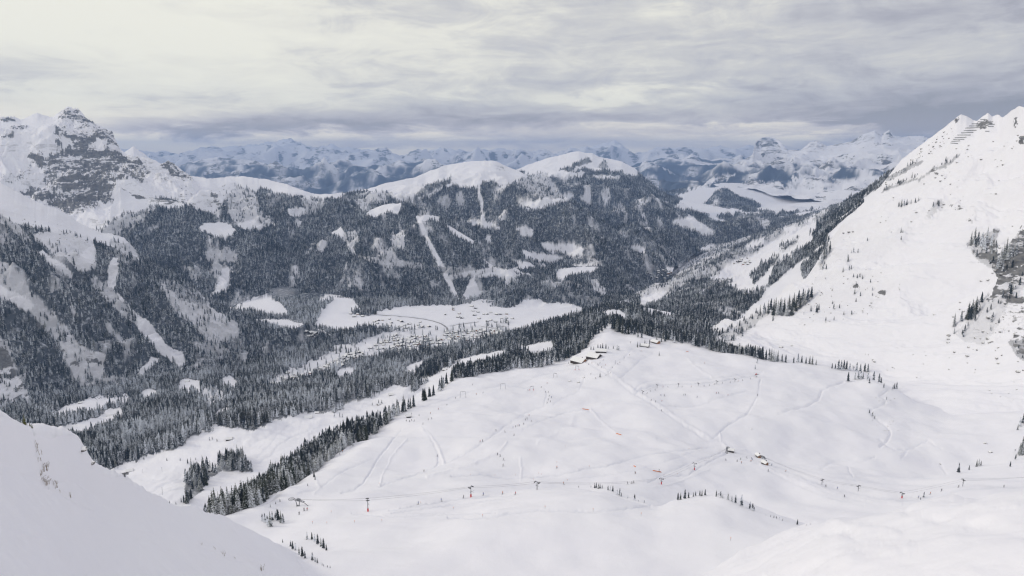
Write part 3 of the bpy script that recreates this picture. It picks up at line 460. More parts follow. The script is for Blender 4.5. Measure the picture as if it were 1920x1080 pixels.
# right mountain
def hatch(cx, cy, rx, ry): return [(cx + rx * math.cos(a), cy + ry * math.sin(a)) for a in [i * math.pi / 8 for i in range(16)]]
sheet('RM', 'snow_mountain', 1270, 2060, 1.3, csm=70, cpow=7, curves=[cv(0, '1270,700,1700 1400,712,1600 1500,722,1530 1600,745,1420 1650,770,1320 1700,800,1220 1800,815,1130 2060,830,1050'), cv(0, '1270,660,1900 1355,632,1960 1400,640,1880 1500,650,1780 1600,668,1650 1700,700,1500 1800,705,1380 1900,710,1280 2060,700,1150'),
    cv(0, '1270,650,2100 1355,614,2130 1440,584,2180 1500,568,2120 1600,530,2030 1700,505,1920 1800,500,1780 1900,490,1640 2060,450,1450'), cv(0, '1270,647,2130 1355,612,2170 1440,581,2230 1500,549,2270 1540,500,2330 1600,425,2430 1700,380,2300 1800,350,2100 1900,330,1950 2060,290,1700'),
    cv(0, '1270,645,2160 1355,610,2200 1440,579,2270 1500,543,2350 1525,511,2420 1545,474,2500 1553,438,2580 1575,418,2600 1600,398,2640 1650,350,2670 1690,300,2620 1742,261,2560 1775,236,2530 1795,219,2500 1802,215,2500 1812,219,2490 1825,227,2480 1832,228,2460 1842,219,2430 1852,212,2400 1860,219,2390 1870,214,2380 1880,221,2300 1897,209,2220 1910,200,2160 1922,202,2120 2060,130,1850')],
    back=(260, .9), mode='lin', amp=58, scale=210, taper=(.12, .35, .8, 1, .05), stretch=3.0, skew=.35, jag=1.2, step=1.3, seed=161, fine=2.5, fscale=45, rrel=16,
    rock=(.04, [(.7, 8, PL('1895,640 1905,665 1925,670 1925,600 1905,615')), (.66, 10, PL('1820,610 1850,560 1870,520 1890,510 1925,500 1925,600 1890,610 1870,640 1855,620 1830,625 1815,622')), (.6, 9, PL('1820,465 1850,440 1870,430 1870,500 1850,485 1830,480')), (.64, 9, PL('1860,500 1900,450 1925,420 1925,500 1890,520 1870,520')),
         (.6, 6, PL('1745,318 1760,316 1775,328 1770,333 1755,328')), (.5, 5, PL('1775,385 1800,380 1815,395 1790,395')), (.6, 3, PL('1645,545 1660,545 1662,552 1650,556')), (.6, 3, PL('1600,532 1610,532 1608,540 1600,540')), (.42, 6, PL('1840,228 1862,222 1858,240 1840,245 1830,235')), (.5, 6, PL('1898,230 1905,218 1912,235 1902,240')), (.5, 4, PL('1910,258 1922,255 1922,272 1912,268')), (.55, 5, PL('1790,222 1800,218 1795,232')), (.45, 5, PL('1812,410 1830,395 1825,420'))]),
    carve=[(PL('1600,535 1640,500 1665,470'), 3, -2, .1), (PL('1820,320 1850,300 1890,275'), 3, -3, .1), (PL('1610,475 1625,460 1640,475'), 2, -1, .1), (PL('1440,655 1520,668 1600,668'), 2, -1, .1)],
    forest=(0, [(.30, 5, PL('1345,622 1360,620 1420,588 1440,584 1400,618 1365,640')), (.035, 8, PL('1500,600 1530,520 1580,500 1640,510 1680,530 1640,570 1560,600')), (.5, 2, PL('1662,340 1700,323 1732,303 1729,300 1690,317 1658,336')), (.5, 2, PL('1652,362 1680,350 1722,336 1722,333 1680,345 1655,355')),
        (.5, 4, PL('1722,340 1745,322 1770,316 1800,292 1798,289 1768,310 1750,314 1722,335')), (.35, 6, PL('1820,470 1850,440 1870,425 1870,510 1850,490')), (.35, 6, PL('1868,510 1900,455 1925,430 1925,470 1890,515')), (.25, 5, PL('1735,400 1765,370 1770,372 1742,405')), (.18, 8, PL('1795,625 1850,555 1900,500 1925,520 1870,600 1840,640')), (.03, 10, PL('1560,470 1600,460 1720,420 1700,450 1600,500')), (.5, 4, PL('1890,640 1925,640 1925,680 1905,670')), (.3, 6, PL('1545,450 1552,440 1556,470 1545,500 1535,500'))]))
# the ski bowl
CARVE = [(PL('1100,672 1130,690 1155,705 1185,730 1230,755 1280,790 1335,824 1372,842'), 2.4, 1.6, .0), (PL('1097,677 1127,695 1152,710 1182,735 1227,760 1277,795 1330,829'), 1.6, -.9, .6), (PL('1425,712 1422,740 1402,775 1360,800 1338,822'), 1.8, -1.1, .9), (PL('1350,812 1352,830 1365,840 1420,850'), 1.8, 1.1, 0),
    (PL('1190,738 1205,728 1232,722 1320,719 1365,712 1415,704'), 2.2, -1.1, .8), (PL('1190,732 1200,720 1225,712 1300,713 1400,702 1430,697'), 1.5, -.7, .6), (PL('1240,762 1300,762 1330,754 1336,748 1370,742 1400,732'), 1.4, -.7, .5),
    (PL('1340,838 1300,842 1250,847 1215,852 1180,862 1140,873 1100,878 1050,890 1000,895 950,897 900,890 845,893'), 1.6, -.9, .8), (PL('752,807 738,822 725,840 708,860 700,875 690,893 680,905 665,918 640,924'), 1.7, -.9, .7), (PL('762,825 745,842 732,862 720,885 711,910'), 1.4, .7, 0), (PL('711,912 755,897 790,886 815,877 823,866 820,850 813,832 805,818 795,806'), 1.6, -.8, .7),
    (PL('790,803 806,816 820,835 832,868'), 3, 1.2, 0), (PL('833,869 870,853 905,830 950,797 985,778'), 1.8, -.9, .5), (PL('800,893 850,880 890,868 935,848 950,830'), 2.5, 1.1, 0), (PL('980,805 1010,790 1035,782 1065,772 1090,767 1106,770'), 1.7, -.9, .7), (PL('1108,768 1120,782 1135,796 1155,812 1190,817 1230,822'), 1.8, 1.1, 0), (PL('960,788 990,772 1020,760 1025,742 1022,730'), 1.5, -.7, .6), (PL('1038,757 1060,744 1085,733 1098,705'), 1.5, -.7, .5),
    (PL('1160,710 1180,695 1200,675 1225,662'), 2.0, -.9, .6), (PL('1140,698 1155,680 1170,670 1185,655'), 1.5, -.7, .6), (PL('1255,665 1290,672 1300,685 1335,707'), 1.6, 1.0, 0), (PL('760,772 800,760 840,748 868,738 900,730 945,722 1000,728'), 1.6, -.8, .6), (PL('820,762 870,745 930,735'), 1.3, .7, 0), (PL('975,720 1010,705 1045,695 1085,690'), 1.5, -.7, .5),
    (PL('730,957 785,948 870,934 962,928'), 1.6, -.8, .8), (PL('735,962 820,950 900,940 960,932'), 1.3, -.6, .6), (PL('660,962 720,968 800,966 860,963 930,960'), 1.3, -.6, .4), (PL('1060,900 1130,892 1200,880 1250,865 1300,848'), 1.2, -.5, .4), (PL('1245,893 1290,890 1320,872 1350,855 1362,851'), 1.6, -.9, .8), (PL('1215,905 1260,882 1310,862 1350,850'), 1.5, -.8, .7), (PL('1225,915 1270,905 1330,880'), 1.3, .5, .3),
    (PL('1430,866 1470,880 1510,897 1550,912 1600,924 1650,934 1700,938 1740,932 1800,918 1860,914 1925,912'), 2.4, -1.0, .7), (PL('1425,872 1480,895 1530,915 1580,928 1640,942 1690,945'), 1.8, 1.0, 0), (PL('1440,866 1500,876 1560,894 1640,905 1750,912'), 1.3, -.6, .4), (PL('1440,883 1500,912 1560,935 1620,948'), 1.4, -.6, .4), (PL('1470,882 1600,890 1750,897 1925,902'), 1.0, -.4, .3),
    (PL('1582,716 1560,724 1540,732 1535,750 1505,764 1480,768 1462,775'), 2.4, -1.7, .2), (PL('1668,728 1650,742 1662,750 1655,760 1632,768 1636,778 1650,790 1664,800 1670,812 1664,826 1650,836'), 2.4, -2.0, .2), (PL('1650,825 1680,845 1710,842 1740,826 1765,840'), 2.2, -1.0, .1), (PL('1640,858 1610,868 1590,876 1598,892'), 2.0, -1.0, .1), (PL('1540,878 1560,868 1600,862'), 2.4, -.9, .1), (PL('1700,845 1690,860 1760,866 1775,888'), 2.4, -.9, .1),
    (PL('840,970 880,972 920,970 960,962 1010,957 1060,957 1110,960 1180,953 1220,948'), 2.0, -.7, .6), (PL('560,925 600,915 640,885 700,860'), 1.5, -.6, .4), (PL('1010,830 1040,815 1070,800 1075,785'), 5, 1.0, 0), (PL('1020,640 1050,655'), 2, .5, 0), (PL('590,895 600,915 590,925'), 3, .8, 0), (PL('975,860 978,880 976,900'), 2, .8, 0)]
sheet('B', 'ski_slope', 300, 2060, 1.15, [cv(0, '300,1290,235 2060,1290,235'), cv(0, '300,1120,330 900,1085,315 1300,1085,310 1500,1080,310 2060,1070,300'),
    cv(0, '300,1050,420 500,990,500 700,977,510 850,958,518 930,932,528 1000,918,533 1060,914,535 1120,916,538 1180,935,542 1230,947,550 1265,940,570 1340,931,595 1380,944,592 1430,967,572 1500,990,520 1600,1012,450 1800,1022,400 2060,1022,380'),
    cv(0, '300,1020,470 500,967,545 700,949,565 850,940,582 930,931,605 1000,926,615 1060,926,615 1120,926,622 1180,939,624 1230,950,634 1265,955,655 1340,950,685 1380,954,682 1430,967,652 1500,976,612 1600,976,572 1800,968,560 2060,960,540'),
    cv(0, '300,1005,500 480,957,566 600,930,625 700,905,690 850,890,725 1000,890,735 1200,896,745 1400,902,785 1550,915,765 1690,925,745 1800,905,765 1900,893,785 2060,888,800'), cv(0, '300,1003,515 480,956,573 600,886,735 700,850,835 850,830,885 1000,822,905 1200,830,905 1350,842,935 1500,852,955 1650,860,965 1800,852,985 1900,850,960 2060,840,900'),
    cv(0, '300,1001,530 480,955.5,578 600,880,783 700,815,985 800,775,1090 900,762,1140 1000,750,1180 1200,755,1155 1400,760,1155 1550,780,1135 1700,795,1130 1800,795,1110 2060,790,1000'),
    cv(0, '300,1000,545 400,980,560 480,955,585 540,918,680 590,885,800 640,849,880 700,812,1010 760,773,1140 800,750,1220 830,733,1300 850,717,1360 905,705,1420 950,698,1460 1000,688,1500 1060,676,1550 1090,660,1620 1115,632,1720 1145,613,1790 1180,622,1760 1230,637,1680 1300,648,1600 1340,656,1560 1380,668,1500 1430,680,1450 1480,687,1420 1540,691,1400 1590,697,1370 1620,705,1330 1650,722,1280 1680,740,1250 1720,765,1210 1800,780,1170 2060,780,1100')],
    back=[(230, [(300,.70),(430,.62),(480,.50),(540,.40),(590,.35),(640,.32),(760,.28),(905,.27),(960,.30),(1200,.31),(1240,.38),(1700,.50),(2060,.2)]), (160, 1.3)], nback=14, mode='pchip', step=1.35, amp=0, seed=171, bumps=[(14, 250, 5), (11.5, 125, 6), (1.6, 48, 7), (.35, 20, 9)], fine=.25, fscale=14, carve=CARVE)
# near drift on the right and the near slope on the left
sheet('DR', 'snow_drift', 1180, 2080, 1.6, [cv(0, '1180,1400,110 2080,1400,80'), cv(0, '1180,1200,160 1400,1120,170 1600,1060,150 2080,1060,110'),
    cv(0, '1180,1190,215 1300,1110,225 1380,1052,235 1440,1018,240 1500,988,245 1560,976,245 1600,974,240 1650,969,235 1700,953,230 1740,943,225 1790,937,215 1830,938,205 1870,925,200 1920,921,195 2080,915,180')],
    back=(60, .55), mode='pchip', step=1.6, seed=181, bumps=[(4.0, 46, 8), (1.5, 18, 3), (.3, 6, 4)], fine=.08, fscale=3, carve=[(PL('1400,1040 1470,1010 1540,995 1600,1002'), 9, -0.60, 0), (PL('1560,978 1600,990 1680,1000'), 8, 0.64, 0), (PL('1700,955 1760,975 1850,985'), 9, -0.64, 0), (PL('1790,940 1850,950 1920,945'), 7, 0.48, 0), (PL('1440,1080 1560,1040 1700,1030'), 12, 0.60, 0)])
sheet('NL', 'near_snow_slope', -220, 760, 1.4, [cv(0, '-220,1500,22 100,1500,30 760,1500,80'), cv(0, '-220,1000,42 100,1100,70 400,1150,140 760,1200,220'), cv(0, '-220,820,56 100,900,95 250,970,150 400,1030,220 550,1090,300 760,1180,360'),
    cv(0, '-220,690,64 -50,757,68 0,779,72 20,786,74 40,797,76 62,804,80 100,818,88 140,829,96 152,838,100 165,858,108 185,882,120 220,898,142 260,916,170 330,944,225 400,962,285 450,985,325 480,1000,345 520,1020,370 560,1040,390 625,1070,415 760,1135,440')],
    back=(40, .75), mode='pchip', step=1.5, seed=191, bumps=[(1.9, 24, 8), (.6, 7, 3), (.22, 2.4, 5)], fine=.09, fscale=1.2, carve=[(PL('62,800 66,830 70,852 78,875 84,895 88,912'), 2.5, -.45, 0), (PL('90,912 112,922 132,934 152,948 175,955'), 2.5, -.35, 0), (PL('-20,985 20,1000 60,1012 90,1015'), 6, .35, 0), (PL('150,960 220,985 300,1000'), 5, -.3, 0), (PL('370,1018 405,1035 440,1048 475,1052 495,1078'), 3, -.6, 0), (PL('180,905 260,950 330,965'), 6, -.4, 0), (PL('30,850 50,830 60,805'), 5, .3, 0)])
# ------------------------------------------------------------------ conifers
def conifer_material(name, dark, dark2, snow_bias, sc=.9):
    m = bpy.data.materials.new(name); m.use_nodes = True; n = NT(m.node_tree); b = n.n['Principled BSDF']
    g = n.new('ShaderNodeNewGeometry'); oi = n.new('ShaderNodeObjectInfo').outputs['Random']
    nz = n.new('ShaderNodeSeparateXYZ', {0: g.outputs['Normal']}).outputs[2]
    ns = n.noise(g.outputs['Position'], sc, 3, .7); rnd = g.outputs['Random Per Island']
    base = n.mix(oi, dark + (1,), dark2 + (1,))
    f = n.m('ADD', ns, n.m('MULTIPLY', nz, .30)); f = n.m('ADD', f, n.m('MULTIPLY', n.m('SUBTRACT', oi, .5), .22)); f = n.m('ADD', f, n.m('MULTIPLY', n.m('SUBTRACT', n.noise(g.outputs['Position'], .006, 4, .6), .5), .55))
    f = n.ss(f, .74 - snow_bias, .92 - snow_bias)
    n.l.new(n.mix(f, base, (.76, .79, .85, 1)), b.inputs['Base Color']); b.inputs['Roughness'].default_value = .8; b.inputs['Specular IOR Level'].default_value = .1
    return m
CM = conifer_material('conifer_frosted', (.022, .032, .024), (.055, .058, .036), .08)
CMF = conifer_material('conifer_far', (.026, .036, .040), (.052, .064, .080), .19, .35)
BARK = principled('bark', (.09, .07, .055), .9)
def far_tree(seed, mt=None):
    r = random.Random(seed); b = MB(); H = 20.0
    for t in range(5):
        z0 = 1.2 + t * 3.7 + r.uniform(-.4, .4); z1 = min(z0 + 6.6, H); rad = 3.5 * (1 - z0 / (H + 2)) ** .8 * r.uniform(.85, 1.1); n = 7; a0 = r.uniform(0, 6)
        if t == 4: z1 = H
        tip = (r.uniform(-.2, .2), r.uniform(-.2, .2), z1)
        ring = []
        for k in range(n * 2):
            q = rad * (r.uniform(.8, 1.15) if k % 2 == 0 else r.uniform(.45, .6)); a = a0 + math.pi * k / n
            ring.append((q * math.cos(a), q * math.sin(a), z0 + (0 if k % 2 == 0 else .9) + r.uniform(-.3, .3)))
        for k in range(n * 2): b.face([ring[k], ring[(k + 1) % (2 * n)], tip])
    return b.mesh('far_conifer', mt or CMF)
def bare_tree(seed):
    r = random.Random(seed); b = MB(); H = 13.0
    for k in range(26):
        a = r.uniform(0, 6.28); z0 = r.uniform(1.5, 6); l = r.uniform(3, 6.5); w_ = r.uniform(.3, .6)
        d_ = Vector((math.cos(a) * .55, math.sin(a) * .55, 1)).normalized(); p = Vector((0, 0, z0)); q = p + d_ * l; s_ = Vector((-d_.y, d_.x, 0)) * w_
        b.face([p - s_ * .3, q - s_, q + d_ * .8, q + s_ * .8, p + s_ * .3])
    b.tube([(0, 0, 0), (0, 0, 8)], .18, 4, r2=.08)
    return b.mesh('bare_tree', FROST)
FROST = bpy.data.materials.new('frosted_twigs'); FROST.use_nodes = True; _n = NT(FROST.node_tree)
_n.l.new(_n.mix(_n.noise(_n.new('ShaderNodeNewGeometry').outputs['Position'], .8, 3, .7), (.10, .10, .12, 1), (.62, .63, .68, 1)), _n.n['Principled BSDF'].inputs['Base Color']); _n.n['Principled BSDF'].inputs['Roughness'].default_value = .9
bpy.context.view_layer.update(); DG = bpy.context.evaluated_depsgraph_get(); CAMV = Vector((0, 0, CAMZ))
def cast(u, v):
    dx, dy, dz = pix_dir(u, v); ok, p, nrm, _, o, _ = SC.ray_cast(DG, CAMV, Vector((float(dx), float(dy), float(dz))).normalized(), distance=90000)
    return p if ok else None
def seen(p, slack=70):
    dv = Vector(p) - CAMV; L = dv.length; ok, q, *_ = SC.ray_cast(DG, CAMV, dv / L, distance=L)
    return (not ok) or (L - (q - CAMV).length < slack)
FPTS = []                                   # x, y, z, height
for nm, S in SHEETS.items():
    if nm in ('F1', 'F2', 'F3', 'N1', 'Q', 'B', 'DR', 'NL'): continue
    X_, Y_, Z_, F_ = S['X'], S['Y'], S['Z'], S['F']; nb = S['back']; e_ = -nb if nb else None
    X_, Y_, Z_, F_ = X_[:e_], Y_[:e_], Z_[:e_], F_[:e_]
    ax, ay, az_ = X_[:-1, 1:] - X_[:-1, :-1], Y_[:-1, 1:] - Y_[:-1, :-1], Z_[:-1, 1:] - Z_[:-1, :-1]
    bx, by, bz = X_[1:, :-1] - X_[:-1, :-1], Y_[1:, :-1] - Y_[:-1, :-1], Z_[1:, :-1] - Z_[:-1, :-1]
    nx, ny, nz = ay * bz - az_ * by, az_ * bx - ax * bz, ax * by - ay * bx
    area = np.abs(nz); Yc = Y_[:-1, :-1]; dist = Yc
    facing = -(nx * X_[:-1, :-1] + ny * Y_[:-1, :-1] + nz * (Z_[:-1, :-1] - CAMZ)) / (np.sqrt(nx ** 2 + ny ** 2 + nz ** 2) * np.sqrt(X_[:-1, :-1] ** 2 + Yc ** 2 + (Z_[:-1, :-1] - CAMZ) ** 2) + 1e-6)
    A0 = np.interp(dist, [1000, 2500, 4500, 7500, 10000], [58, 64, 92, 175, 380])
    den = F_[:-1, :-1] * np.clip(1.2 + 1.2 * fbm(X_[:-1, :-1], Yc / 2.2, 45, 3, 77), .3, 1.5)
    den = np.where(F_[:-1, :-1] < .9, F_[:-1, :-1] * np.clip(1 + 3.2 * fbm(X_[:-1, :-1], Yc, 70, 4, 78), 0, 2), den)
    lam = np.where(facing > -.03, area * den / A0, 0); lam[(S['PU'][:e_][:-1, :-1] < -60) | (S['PU'][:e_][:-1, :-1] > 1980)] = 0
    cnt = RNG.poisson(lam); jj, ii = np.nonzero(cnt); rep = cnt[jj, ii]; jj = np.repeat(jj, rep); ii = np.repeat(ii, rep)
    a, b_ = RNG.random(len(jj)), RNG.random(len(jj))
    px = X_[jj, ii] + a * ax[jj, ii] + b_ * bx[jj, ii]; py = Y_[jj, ii] + a * ay[jj, ii] + b_ * by[jj, ii]; pz = Z_[jj, ii] + a * az_[jj, ii] + b_ * bz[jj, ii]
    hh = RNG.normal(19.5, 5.5, len(jj)).clip(7, 32) * np.interp(py, [1500, 4500, 9000], [1.08, 1.0, 1.25])
    k0 = len(FPTS)
    if nm == 'RM': hh = hh * .62
    if nm == 'RF': hh = hh * .78
    for q in zip(px.tolist(), py.tolist(), pz.tolist(), hh.tolist()):
        if seen((q[0], q[1], q[2] + q[3])): FPTS.append(q + (nm,))
    print('forest', nm, len(jj), len(FPTS) - k0)
print('forest total', len(FPTS))
def forest_object(name, pts, protos, base_h, weights, label):
    me = bpy.data.meshes.new(name); me.vertices.add(len(pts)); me.vertices.foreach_set('co', np.array([p[:3] for p in pts], np.float32).ravel())
    sc_ = me.attributes.new('size', 'FLOAT', 'POINT'); sc_.data.foreach_set('value', (np.array([p[3] for p in pts]) / base_h).astype(np.float32))
    ro_ = me.attributes.new('turn', 'FLOAT', 'POINT'); ro_.data.foreach_set('value', (RNG.random(len(pts)) * 6.28).astype(np.float32))
    pk = me.attributes.new('pick', 'INT', 'POINT'); pk.data.foreach_set('value', np.where(np.array([p[4] == 'V' and p[1] > 1480 for p in pts]) & (RNG.random(len(pts)) < .8), RNG.integers(len(protos) - 3, len(protos), len(pts)), RNG.choice(len(weights), len(pts), p=weights)).astype(np.int32))
    g = bpy.data.node_groups.new(name, 'GeometryNodeTree'); g.interface.new_socket('Geometry', in_out='INPUT', socket_type='NodeSocketGeometry'); g.interface.new_socket('Geometry', in_out='OUTPUT', socket_type='NodeSocketGeometry')
    gi, go = g.nodes.new('NodeGroupInput'), g.nodes.new('NodeGroupOutput')
    inst = g.nodes.new('GeometryNodeInstanceOnPoints'); inst.inputs['Pick Instance'].default_value = True
    gg = g.nodes.new('GeometryNodeGeometryToInstance')
    for pr in reversed(protos):
        oi = g.nodes.new('GeometryNodeObjectInfo'); oi.inputs[0].default_value = pr; g.links.new(oi.outputs['Geometry'], gg.inputs[0])
    def attr(nm_, t):
        a_ = g.nodes.new('GeometryNodeInputNamedAttribute'); a_.data_type = t; a_.inputs['Name'].default_value = nm_; return a_.outputs[0]
    c3 = g.nodes.new('ShaderNodeCombineXYZ'); g.links.new(attr('turn', 'FLOAT'), c3.inputs[2]); s3 = g.nodes.new('ShaderNodeCombineXYZ')
    sz = attr('size', 'FLOAT'); [g.links.new(sz, s3.inputs[i]) for i in range(3)]
    g.links.new(gi.outputs[0], inst.inputs['Points']); g.links.new(gg.outputs[0], inst.inputs['Instance']); g.links.new(attr('pick', 'INT'), inst.inputs['Instance Index'])
    g.links.new(c3.outputs[0], inst.inputs['Rotation']); g.links.new(s3.outputs[0], inst.inputs['Scale']); g.links.new(inst.outputs[0], go.inputs[0])
    o = link(name, me); md = o.modifiers.new('scatter', 'NODES'); md.node_group = g
    return tag(o, label=label, kind='stuff')
#@@OBJ_START
# ------------------------------------------------------------------ materials of the small things
M = dict(snow=principled('snow_cap', (.93, .93, .95), .8, .1), dark=principled('dark_timber', (.055, .042, .034), .8), wood=principled('larch_timber', (.36, .17, .065), .75), beige=principled('plaster', (.42, .38, .31), .8),
         steel=principled('galvanised_steel', (.20, .21, .23), .5, .4, .3), red=principled('red_pad', (.55, .03, .03), .6), orange=principled('orange_netting', (.75, .22, .05), .7), glass=principled('window_glass', (.05, .06, .08), .2, .5),
         rock=principled('grey_rock', (.16, .155, .15), .9), straw=principled('dry_stem', (.20, .15, .09), .9), black=principled('black_cable', (.03, .03, .035), .6), skin=principled('skin', (.55, .33, .24), .6),
         navy=principled('navy_trousers', (.035, .04, .07), .8), trouser=principled('black_trousers', (.02, .02, .024), .8))
def ground_z(x, y):
    ok, p, *_ = SC.ray_cast(DG, Vector((x, y, 5000)), Vector((0, 0, -1)), distance=9000)
    return p.z if ok else 200.0
# ------------------------------------------------------------------ near conifers (trunk + crown)
def near_crown(seed, H=20.0, tiers=13, spread=3.1, blades=11):
    r = random.Random(seed); b = MB()
    b.tube([(0, 0, 1.6), (0, 0, H * .5), (0, 0, H)], .75, 6, r2=.04)
    for t in range(tiers):
        f = t / (tiers - 1); z0 = 1.5 + (H - 2.2) * f ** .95; rad = spread * (1 - f) ** .82 + .25; n = max(5, int(blades * (1 - .45 * f))); a0 = r.uniform(0, 6.3)
        for k in range(n):
            a = a0 + 2 * math.pi * k / n + r.uniform(-.25, .25); L = rad * r.uniform(.72, 1.18); dr = L * r.uniform(.28, .5); wd = L * r.uniform(.30, .42)
            c, s_ = math.cos(a), math.sin(a); px, py = -s_, c; zz_ = z0 + r.uniform(-.4, .4)
            root = (0, 0, zz_ + .55); mid = (c * L * .55, s_ * L * .55, zz_ - dr * .35 + .15); tip = (c * L, s_ * L, zz_ - dr)
            l = (c * L * .5 + px * wd, s_ * L * .5 + py * wd, zz_ - dr * .75); q = (c * L * .5 - px * wd, s_ * L * .5 - py * wd, zz_ - dr * .75)
            b.face([root, l, mid]); b.face([root, mid, q]); b.face([l, tip, mid]); b.face([mid, tip, q])
    return b.mesh('crown', CM)
def trunk_mesh():
    b = MB(); b.tube([(0, 0, -1.5), (0, 0, 2), (0, 0, 6)], .42, 7, r2=.3); return b.mesh('trunk', BARK)
TR = trunk_mesh(); CROWNS = [near_crown(s_, 20, 12 + s_ % 3, 2.7 + .22 * (s_ % 4)) for s_ in range(6)]
LARCH = bare_tree(9)
TREES = []                                   # (x, y, z, h, label, group, frosted)
def add_trees(pts, label, group):
    for u, v, hp in pts:
        p = cast(u, v)
        if p is None: continue
        TREES.append((p.x, p.y, p.z, hp * (p - CAMV).length / F * 1.03, label, group))
G_ = 'small conifers standing on the ski slopes'
add_trees([(576,1011,15),(585,1012,14),(590,1016,15),(596,1021,20),(602,1025,17),(607,1029,20),(612,1032,12)], 'dark spruce in the slanting clump on open snow below the lower lift station', 'spruces in the slanting clump at the bottom of the picture')
add_trees([(545,1025,12),(549,1030,16),(554,1032,14),(561,1040,15),(567,1044,20),(572,1047,14),(530,1017,7),(586,1051,16),(591,1054,10),(595,1056,10),(604,1060,5),(607,1062,5),(614,1064,5),(619,1065,5)], 'short olive spruce growing on the rim of the near snow slope', 'spruces along the rim of the near snow slope')
add_trees([(492,977,15),(497,980,18),(502,984,20),(507,987,28),(511,977,18),(517,975,18),(522,977,22),(527,980,22),(531,981,18),(520,970,16)], 'bushy green spruce in the clump just below the lower lift station', 'spruces in the clump below the lower lift station')
add_trees([(589,895,13),(591,900,8),(577,911,5),(507,951,7),(525,941,6),(517,945,5)], 'stunted fir on the snowy crest above the lower lift station', 'stunted firs on the crest beside the lift station')
add_trees([(1115,915,10),(1118,915,11),(1122,916,11),(1125,916,10),(1129,916,8),(1140,919,10),(1144,920,10),(1149,922,12),(1157,927,10),(1162,929,15),(1165,931,8),(1177,934,6),(1190,938,13),(1197,940,4),(1208,943,6),(1085,914,4),(1108,914,4)], 'small spruce on the right shoulder of the rounded snow hump in front', 'spruces on the rounded hump in front')
add_trees([(1271,938,15),(1276,937,14),(1284,935,18),(1291,934,12),(1300,931,9),(1304,930,10),(1312,930,11),(1316,930,12),(1322,929,12),(1343,931,13),(1347,932,14),(1351,933,13),(1355,934,8),(1365,937,14),(1372,940,11),(1379,943,16),(1390,949,22),(1406,954,14),(1411,957,14),(1414,958,8)], 'spruce in the curved row topping the second snow hump under the huts', 'spruces in the curved row on the second hump')
add_trees([(1495,984,10),(1451,971,5),(1456,972,5),(1461,974,5),(1467,976,4),(1445,969,4),(1436,966,4),(1512,985,3),(1520,984,3)], 'tiny frosted shrub or fir in the dip between hump and near drift', 'small firs in the dip beside the near drift')
add_trees([(1797,887,17),(1817,881,8),(1831,875,12),(1835,874,13),(1839,873,8),(1894,875,9),(1904,862,10),(1732,933,10),(1726,937,5)], 'lone dark spruce on the open snow beside the right-hand lift line', 'scattered spruces beside the right-hand lift')
add_trees([(1911,851,18),(1915,853,30),(1903,848,10),(1912,800,15),(1918,795,18),(1908,806,10)], 'dark spruce at the foot of the crag on the right edge', 'spruces at the foot of the crag')
add_trees([(1442,676,22),(1446,677,24),(1450,678,22),(1454,678,20),(1458,677,20),(1466,679,15),(1473,680,15),(1488,681,12),(1496,680,17),(1503,681,14),(1511,682,12),(1518,682,15),(1523,683,16),(1530,684,10),(1436,676,20),(1430,674,18)], 'dark spruce in the broken row where the ski slope drops to the bowl', 'spruces in the broken row on the crest')
add_trees([(1560,691,10),(1566,692,10),(1572,693,18),(1577,694,18),(1582,694,18),(1587,693,16),(1593,694,13),(1600,695,16),(1606,696,16),(1613,697,14),(1621,697,15),(1627,698,15),(1590,715,17),(1603,711,13),(1609,711,15),(1614,711,15),(1618,710,12),(1627,713,15),(1630,719,10),(1638,713,16),(1648,717,16),(1652,718,10),(1657,727,8),(1674,730,8),(1681,729,12),(1677,729,10),(1658,760,6),(1662,750,6),(1630,775,7),(1636,780,8),(1640,785,6)], 'spruce in the grove at the head of the snowed-up stream gully', 'spruces at the head of the stream gully')
add_trees([(1121,652,8),(1126,653,8),(1130,653,10),(1136,654,10),(1141,655,6),(1150,654,6),(1157,656,10),(1160,657,10),(1108,656,8),(1113,656,7),(1066,682,5),(1125,707,9)], 'little spruce behind the large snow-roofed chalets', 'little spruces behind the large chalets')
add_trees([(1182,645,10),(1195,651,11),(1200,650,8),(1209,645,9),(1218,645,9),(1236,667,9),(1231,640,13),(1240,641,12),(1247,641,14),(1416,693,9),(1420,681,10)], 'single spruce on open snow near the small chalet on the brow', 'single spruces near the small chalet on the brow')
add_trees([(1162,622,24),(1157,621,28),(1167,624,28),(1172,627,22),(1160,619,30),(1184,627,20),(1152,618,22),(1190,629,20),(1178,626,24),(1196,632,18),(1203,634,18),(1148,617,20)], 'tall dark spruce at the top of the ski slope against the forest', 'tall spruces at the top of the ski slope')
add_trees([(1440,588,25),(1450,590,28),(1458,590,26),(1465,591,28),(1475,593,28),(1484,590,30),(1492,583,28),(1500,577,26),(1508,571,25),(1514,566,24),(1521,560,22),(1432,590,22),(1425,592,20),(1449,602,10),(1445,584,24),(1454,583,25),(1463,583,25),(1470,584,25),(1479,580,27),(1488,576,26),(1497,569,24),(1505,564,22)], 'tall spruce in the slanting wood on the white mountainside right of the valley', 'spruces in the slanting wood on the right mountainside')
add_trees([(1545,485,20),(1540,495,18),(1549,478,18),(1590,490,12),(1592,507,9),(1531,587,16),(1535,582,12),(1520,585,12),(1507,590,5),(1582,590,7),(1600,520,7),(1607,522,8),(1612,520,8),(1617,523,8),(1632,530,7)], 'isolated spruce scattered on the wide white mountainside', 'isolated spruces on the white mountainside')
add_trees([(1789,612,22),(1802,603,18),(1815,598,28),(1822,593,28),(1829,588,28),(1835,575,22),(1840,568,18),(1789,626,12),(1819,600,24),(1826,595,26)], 'slender spruce in the line climbing beside the right-hand crag', 'spruces climbing beside the right-hand crag')
